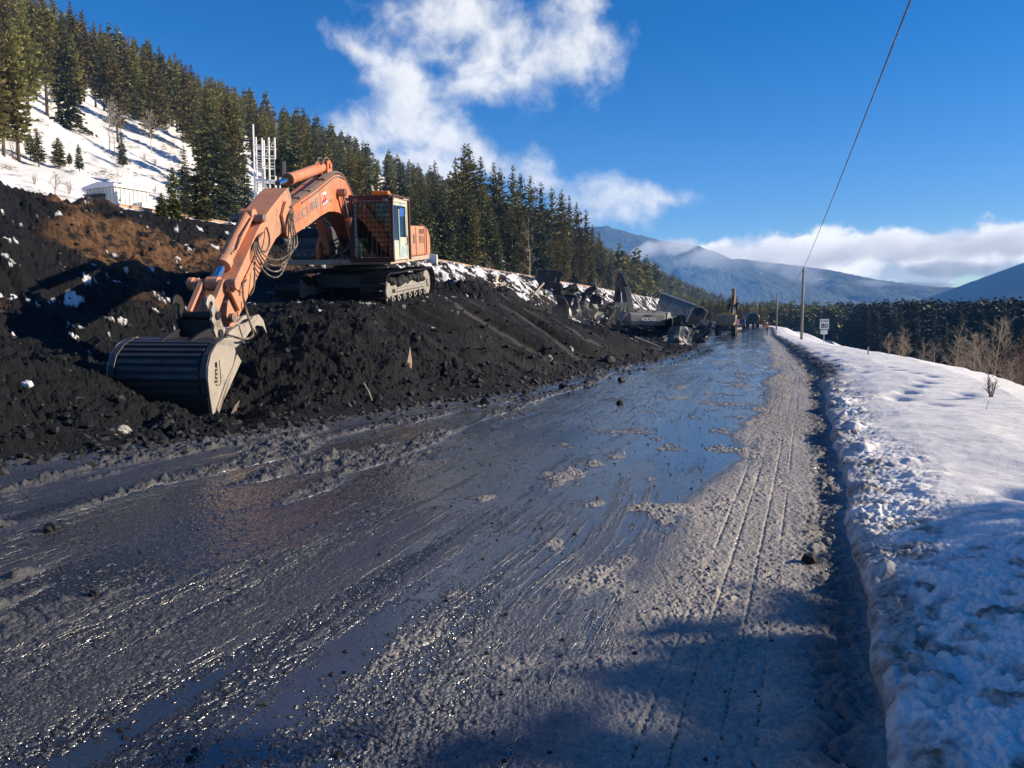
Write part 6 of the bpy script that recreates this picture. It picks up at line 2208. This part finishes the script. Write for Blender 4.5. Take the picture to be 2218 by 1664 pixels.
log(on(1372, 742, .25), on(1440, 752, .1), .07, 'scrap', 'dark log lying below the grey counterweight')
log(on(1095, 622, .2), on(1062, 634, .0), .07, 'wood', 'broken timber leaning on the crest behind the coal slope', 'timber', 'timber')
log(on(1076, 618, .5), on(1072, 634, -.05), .10, 'freshwood', 'pale split stump end standing on the crest', 'stump', 'stump')
log(on(788, 846, .05), on(806, 874, .03), .018, 'wood', 'thin broken stick low on the coal slope', 'stick', 'stick')
log(on(1196, 772, .1), on(1206, 785, .0), .03, 'galv', 'short grey bar beside a stone near the slope foot', 'metal_bar', 'metal bar')
log(on(1305, 770, .05), on(1316, 778, .05), .03, 'galv', 'short pale bar near the far foot of the slope', 'metal_bar', 'metal bar')
log(on(1180, 625, .3), on(1150, 642, .1), .08, 'wood', 'fallen pole at the foot of the black crumpled wagon', 'log', 'log')
w0 = on(886, 812)
o = MB().prism([(-.05, -.15), (.06, -.15), (.075, .15), (.03, .42), (.012, .55), (-.02, .30), (-.055, .1)], -.015, .02).build('wood_splinter', M['freshwood'], loc=tuple(w0), rot=(R(-8), R(4), R(20)))
o.scale = (.8, .8, .8)
tag(o, 'pale upright wood splinter stuck in the coal slope', 'splinter')
w0 = on(504, 855)
o = MB().prism([(-.08, -.1), (.06, -.1), (.05, .12), (.09, .34), (.0, .2)], -.012, .02).build('wood_splinter', M['freshwood'], loc=tuple(w0), rot=(R(-5), R(10), R(10)))
o.scale = (.7, .7, .7)
tag(o, 'small pale splinter beside the side plate of the big bucket', 'splinter')
w0 = on(938, 574, .05)
o = MB().box((0, 0, .2), (.5, .4, .55)).build('white_box', M['white'], None, .02, loc=tuple(w0))
tag(o, 'small white box beside the rail behind the orange machine', 'box')


for i in range(16):
    px = 1250 + 250 * HEAP.random()
    py = np.interp(px, (1250, 1350, 1500), (690, 725, 725)) + HEAP.uniform(-28, 16)
    q = Vector(at(px, py, np.interp(px, (1250, 1500), (57, 62)) - (6 if py > 718 else 0)))
    q.z = gz(q.x, q.y) + HEAP.uniform(.0, .35)
    a = HEAP.uniform(0, 6.28)
    l_ = HEAP.uniform(.7, 2.2)
    log(q, q + Vector((math.cos(a) * l_, math.sin(a) * l_ * .6, HEAP.uniform(-.1, .9))), HEAP.uniform(.02, .06), HEAP.choice(['scrap', 'rust', 'scrapgrey', 'scrap']), 'bent steel bar sticking out of the wagon wreckage', 'steel_bar', 'steel bar')['group'] = 'bars in the wagon wreckage'


def boulder(px, py, r, mat, label, seed, group=None, sink=.25):
    p = on(px, py)
    b = MB().sphere((0, 0, 0), 1.0, 12, 8)
    rg = np.random.RandomState(seed)
    V = np.array(b.v)
    off = rg.rand(3) * 20
    k = 1 + .35 * pn(V[:, 0] * 1.4 + off[0], V[:, 1] * 1.4 + V[:, 2] * 1.1 + off[1]) + .12 * pn(V[:, 0] * 4 + off[2], V[:, 1] * 4 - V[:, 2] * 3)
    V = V * k[:, None] * np.array([1, .85, .75]) * r
    b.v = [tuple(q) for q in V]
    o = b.build('boulder', M[mat], None, loc=(p[0], p[1], p[2] + r * (.6 - sink)), rot=(rg.rand() * .6, rg.rand() * .6, rg.rand() * 6))
    return tag(o, label, 'boulder', group)


boulder(265, 924, .11, 'rock', 'pale rough boulder at the slope foot just left of the bucket lip', 1)
boulder(1188, 784, .13, 'rock', 'round grey stone leaning on a bar near the slope foot', 2)
boulder(938, 706, .10, 'rock', 'pale stone showing in the middle of the coal slope', 3)
boulder(1236, 738, .13, 'rock', 'small pale stone on the right part of the coal slope', 4)
boulder(1318, 778, .24, 'coal_lump', 'big black boulder near the right foot of the slope', 5)
boulder(1346, 826, .10, 'coal_lump', 'lone black lump on the tan mud strip beside the slope', 6)
boulder(1342, 877, .07, 'coal_lump', 'lone black lump on the wet road in mid-lane', 7)
boulder(1222, 843, .13, 'coal_lump', 'black boulder resting at the very edge of the road', 8)
boulder(1160, 832, .17, 'coal_lump', 'black boulder at the slope foot left of the road-edge boulder', 9)
boulder(1255, 690, .24, 'coal_lump', 'jagged black boulder high on the right part of the slope', 10)
boulder(204, 1292, .035, 'coal_lump', 'black stone on the wet road at the left', 11)
boulder(1753, 1222, .05, 'coal_lump', 'black mud lump in the gutter by the snow bank', 12)
boulder(60, 862, .08, 'snowlump', 'snow lump in the shaded hollow at the far left', 13)
boulder(112, 1152, .06, 'coal_lump', 'flat dark clod in the mud rows at the left', 14)
boulder(1050, 880, .10, 'coal_lump', 'black lump in the mud row along the slope foot', 15)


def scatter(name, n, pick, mat, smin, smax, flat=.8):
    """loose broken pieces nobody could count"""
    t_ = (1 + 5 ** .5) / 2
    ico = np.array([(-1, t_, 0), (1, t_, 0), (-1, -t_, 0), (1, -t_, 0), (0, -1, t_), (0, 1, t_), (0, -1, -t_), (0, 1, -t_), (t_, 0, -1), (t_, 0, 1), (-t_, 0, -1), (-t_, 0, 1)]) / 1.9
    fc = np.array([(0, 11, 5), (0, 5, 1), (0, 1, 7), (0, 7, 10), (0, 10, 11), (1, 5, 9), (5, 11, 4), (11, 10, 2), (10, 7, 6), (7, 1, 8), (3, 9, 4), (3, 4, 2), (3, 2, 6), (3, 6, 8), (3, 8, 9), (4, 9, 5), (2, 4, 11), (6, 2, 10), (8, 6, 7), (9, 8, 1)])
    rg = np.random.RandomState(n)
    P = np.array([pick(rg) for _ in range(n)])
    z, _, _ = ground(P[:, 0], P[:, 1])
    V = ico[None] * (1 + rg.normal(0, .22, (n, 12, 1))) * (1 + rg.normal(0, .2, (n, 1, 3)))
    a = rg.rand(n) * 6.283
    ca, sa = np.cos(a)[:, None], np.sin(a)[:, None]
    V = np.stack([V[..., 0] * ca - V[..., 1] * sa, V[..., 0] * sa + V[..., 1] * ca, V[..., 2] * flat], -1)
    size = smin * (smax / smin) ** (rg.rand(n) ** 2.2)
    V = V * size[:, None, None] + np.stack([P[:, 0], P[:, 1], z + size * .25], 1)[:, None]
    F = (fc[None] + (np.arange(n) * 12)[:, None, None]).reshape(-1, 3)
    o = fast_mesh(name, V.reshape(-1, 3), F, M[mat], smooth=False)
    tag(o, kind='stuff')


def pick_toe(rg):
    s = 4 + 46 * rg.rand() ** 1.5
    tt = float(toe_t(np.array([s]))[0])
    return xy(s, tt - .2 + 1.6 * rg.rand() ** 2 * (1 if rg.rand() < .8 else -.7))


def pick_slope(rg):
    s = 4 + 44 * rg.rand()
    tt = float(toe_t(np.array([s]))[0])
    return xy(s, tt + 13 * rg.rand() ** 1.3)


def pick_bench(rg):
    return xy(24 + 45 * rg.rand(), 11 + 9 * rg.rand())


def pick_road(rg):
    s = 2.2 + 22 * rg.rand() ** 1.4
    return xy(s, -.3 + (float(toe_t(np.array([s]))[0]) + .0) * rg.rand() ** .8)


scatter('coal_chunks', 4500, pick_toe, 'coal_lump', .012, .075)
scatter('coal_chunks', 5500, pick_slope, 'coal_lump', .012, .085)
scatter('broken_rock', 700, pick_bench, 'rock', .03, .20)
scatter('snow_chunks', 420, pick_bench, 'snowlump', .04, .22, .6)
scatter('gravel', 6500, pick_road, 'coal_lump', .003, .014)


def dust():
    """thin coal dust drifting over the lip of the slope"""
    x, y = xy(41.5, 10.0)
    o = MB().box((0, 0, 0), (11, 9, 1.8)).build('dust', None, loc=(x, y, gz(x, y) + .8))
    m = bpy.data.materials.new('dust')
    m.use_nodes = True
    nt = NT(m.node_tree)
    p = opos(nt)
    g = nt.noise(p, .55, 4, .6, .6)
    body = nt.m('SUBTRACT', 1.0, nt.vm('LENGTH', nt.vm('MULTIPLY', p, (1 / 5.4, 1 / 4.4, 1 / .9))))
    d = nt.m('MULTIPLY', nt.ss(nt.m('ADD', nt.m('MULTIPLY', body, .5), nt.m('MULTIPLY', nt.m('SUBTRACT', g, .5), 1.6)), .05, .6), .025)
    v = nt.n('ShaderNodeVolumePrincipled', None, Color=c4(.75, .70, .64), Density=d, Anisotropy=.2)
    nt.n('ShaderNodeOutputMaterial', None, Volume=v.outputs[0])
    o.data.materials.append(m)
    tag(o, kind='stuff')


dust()
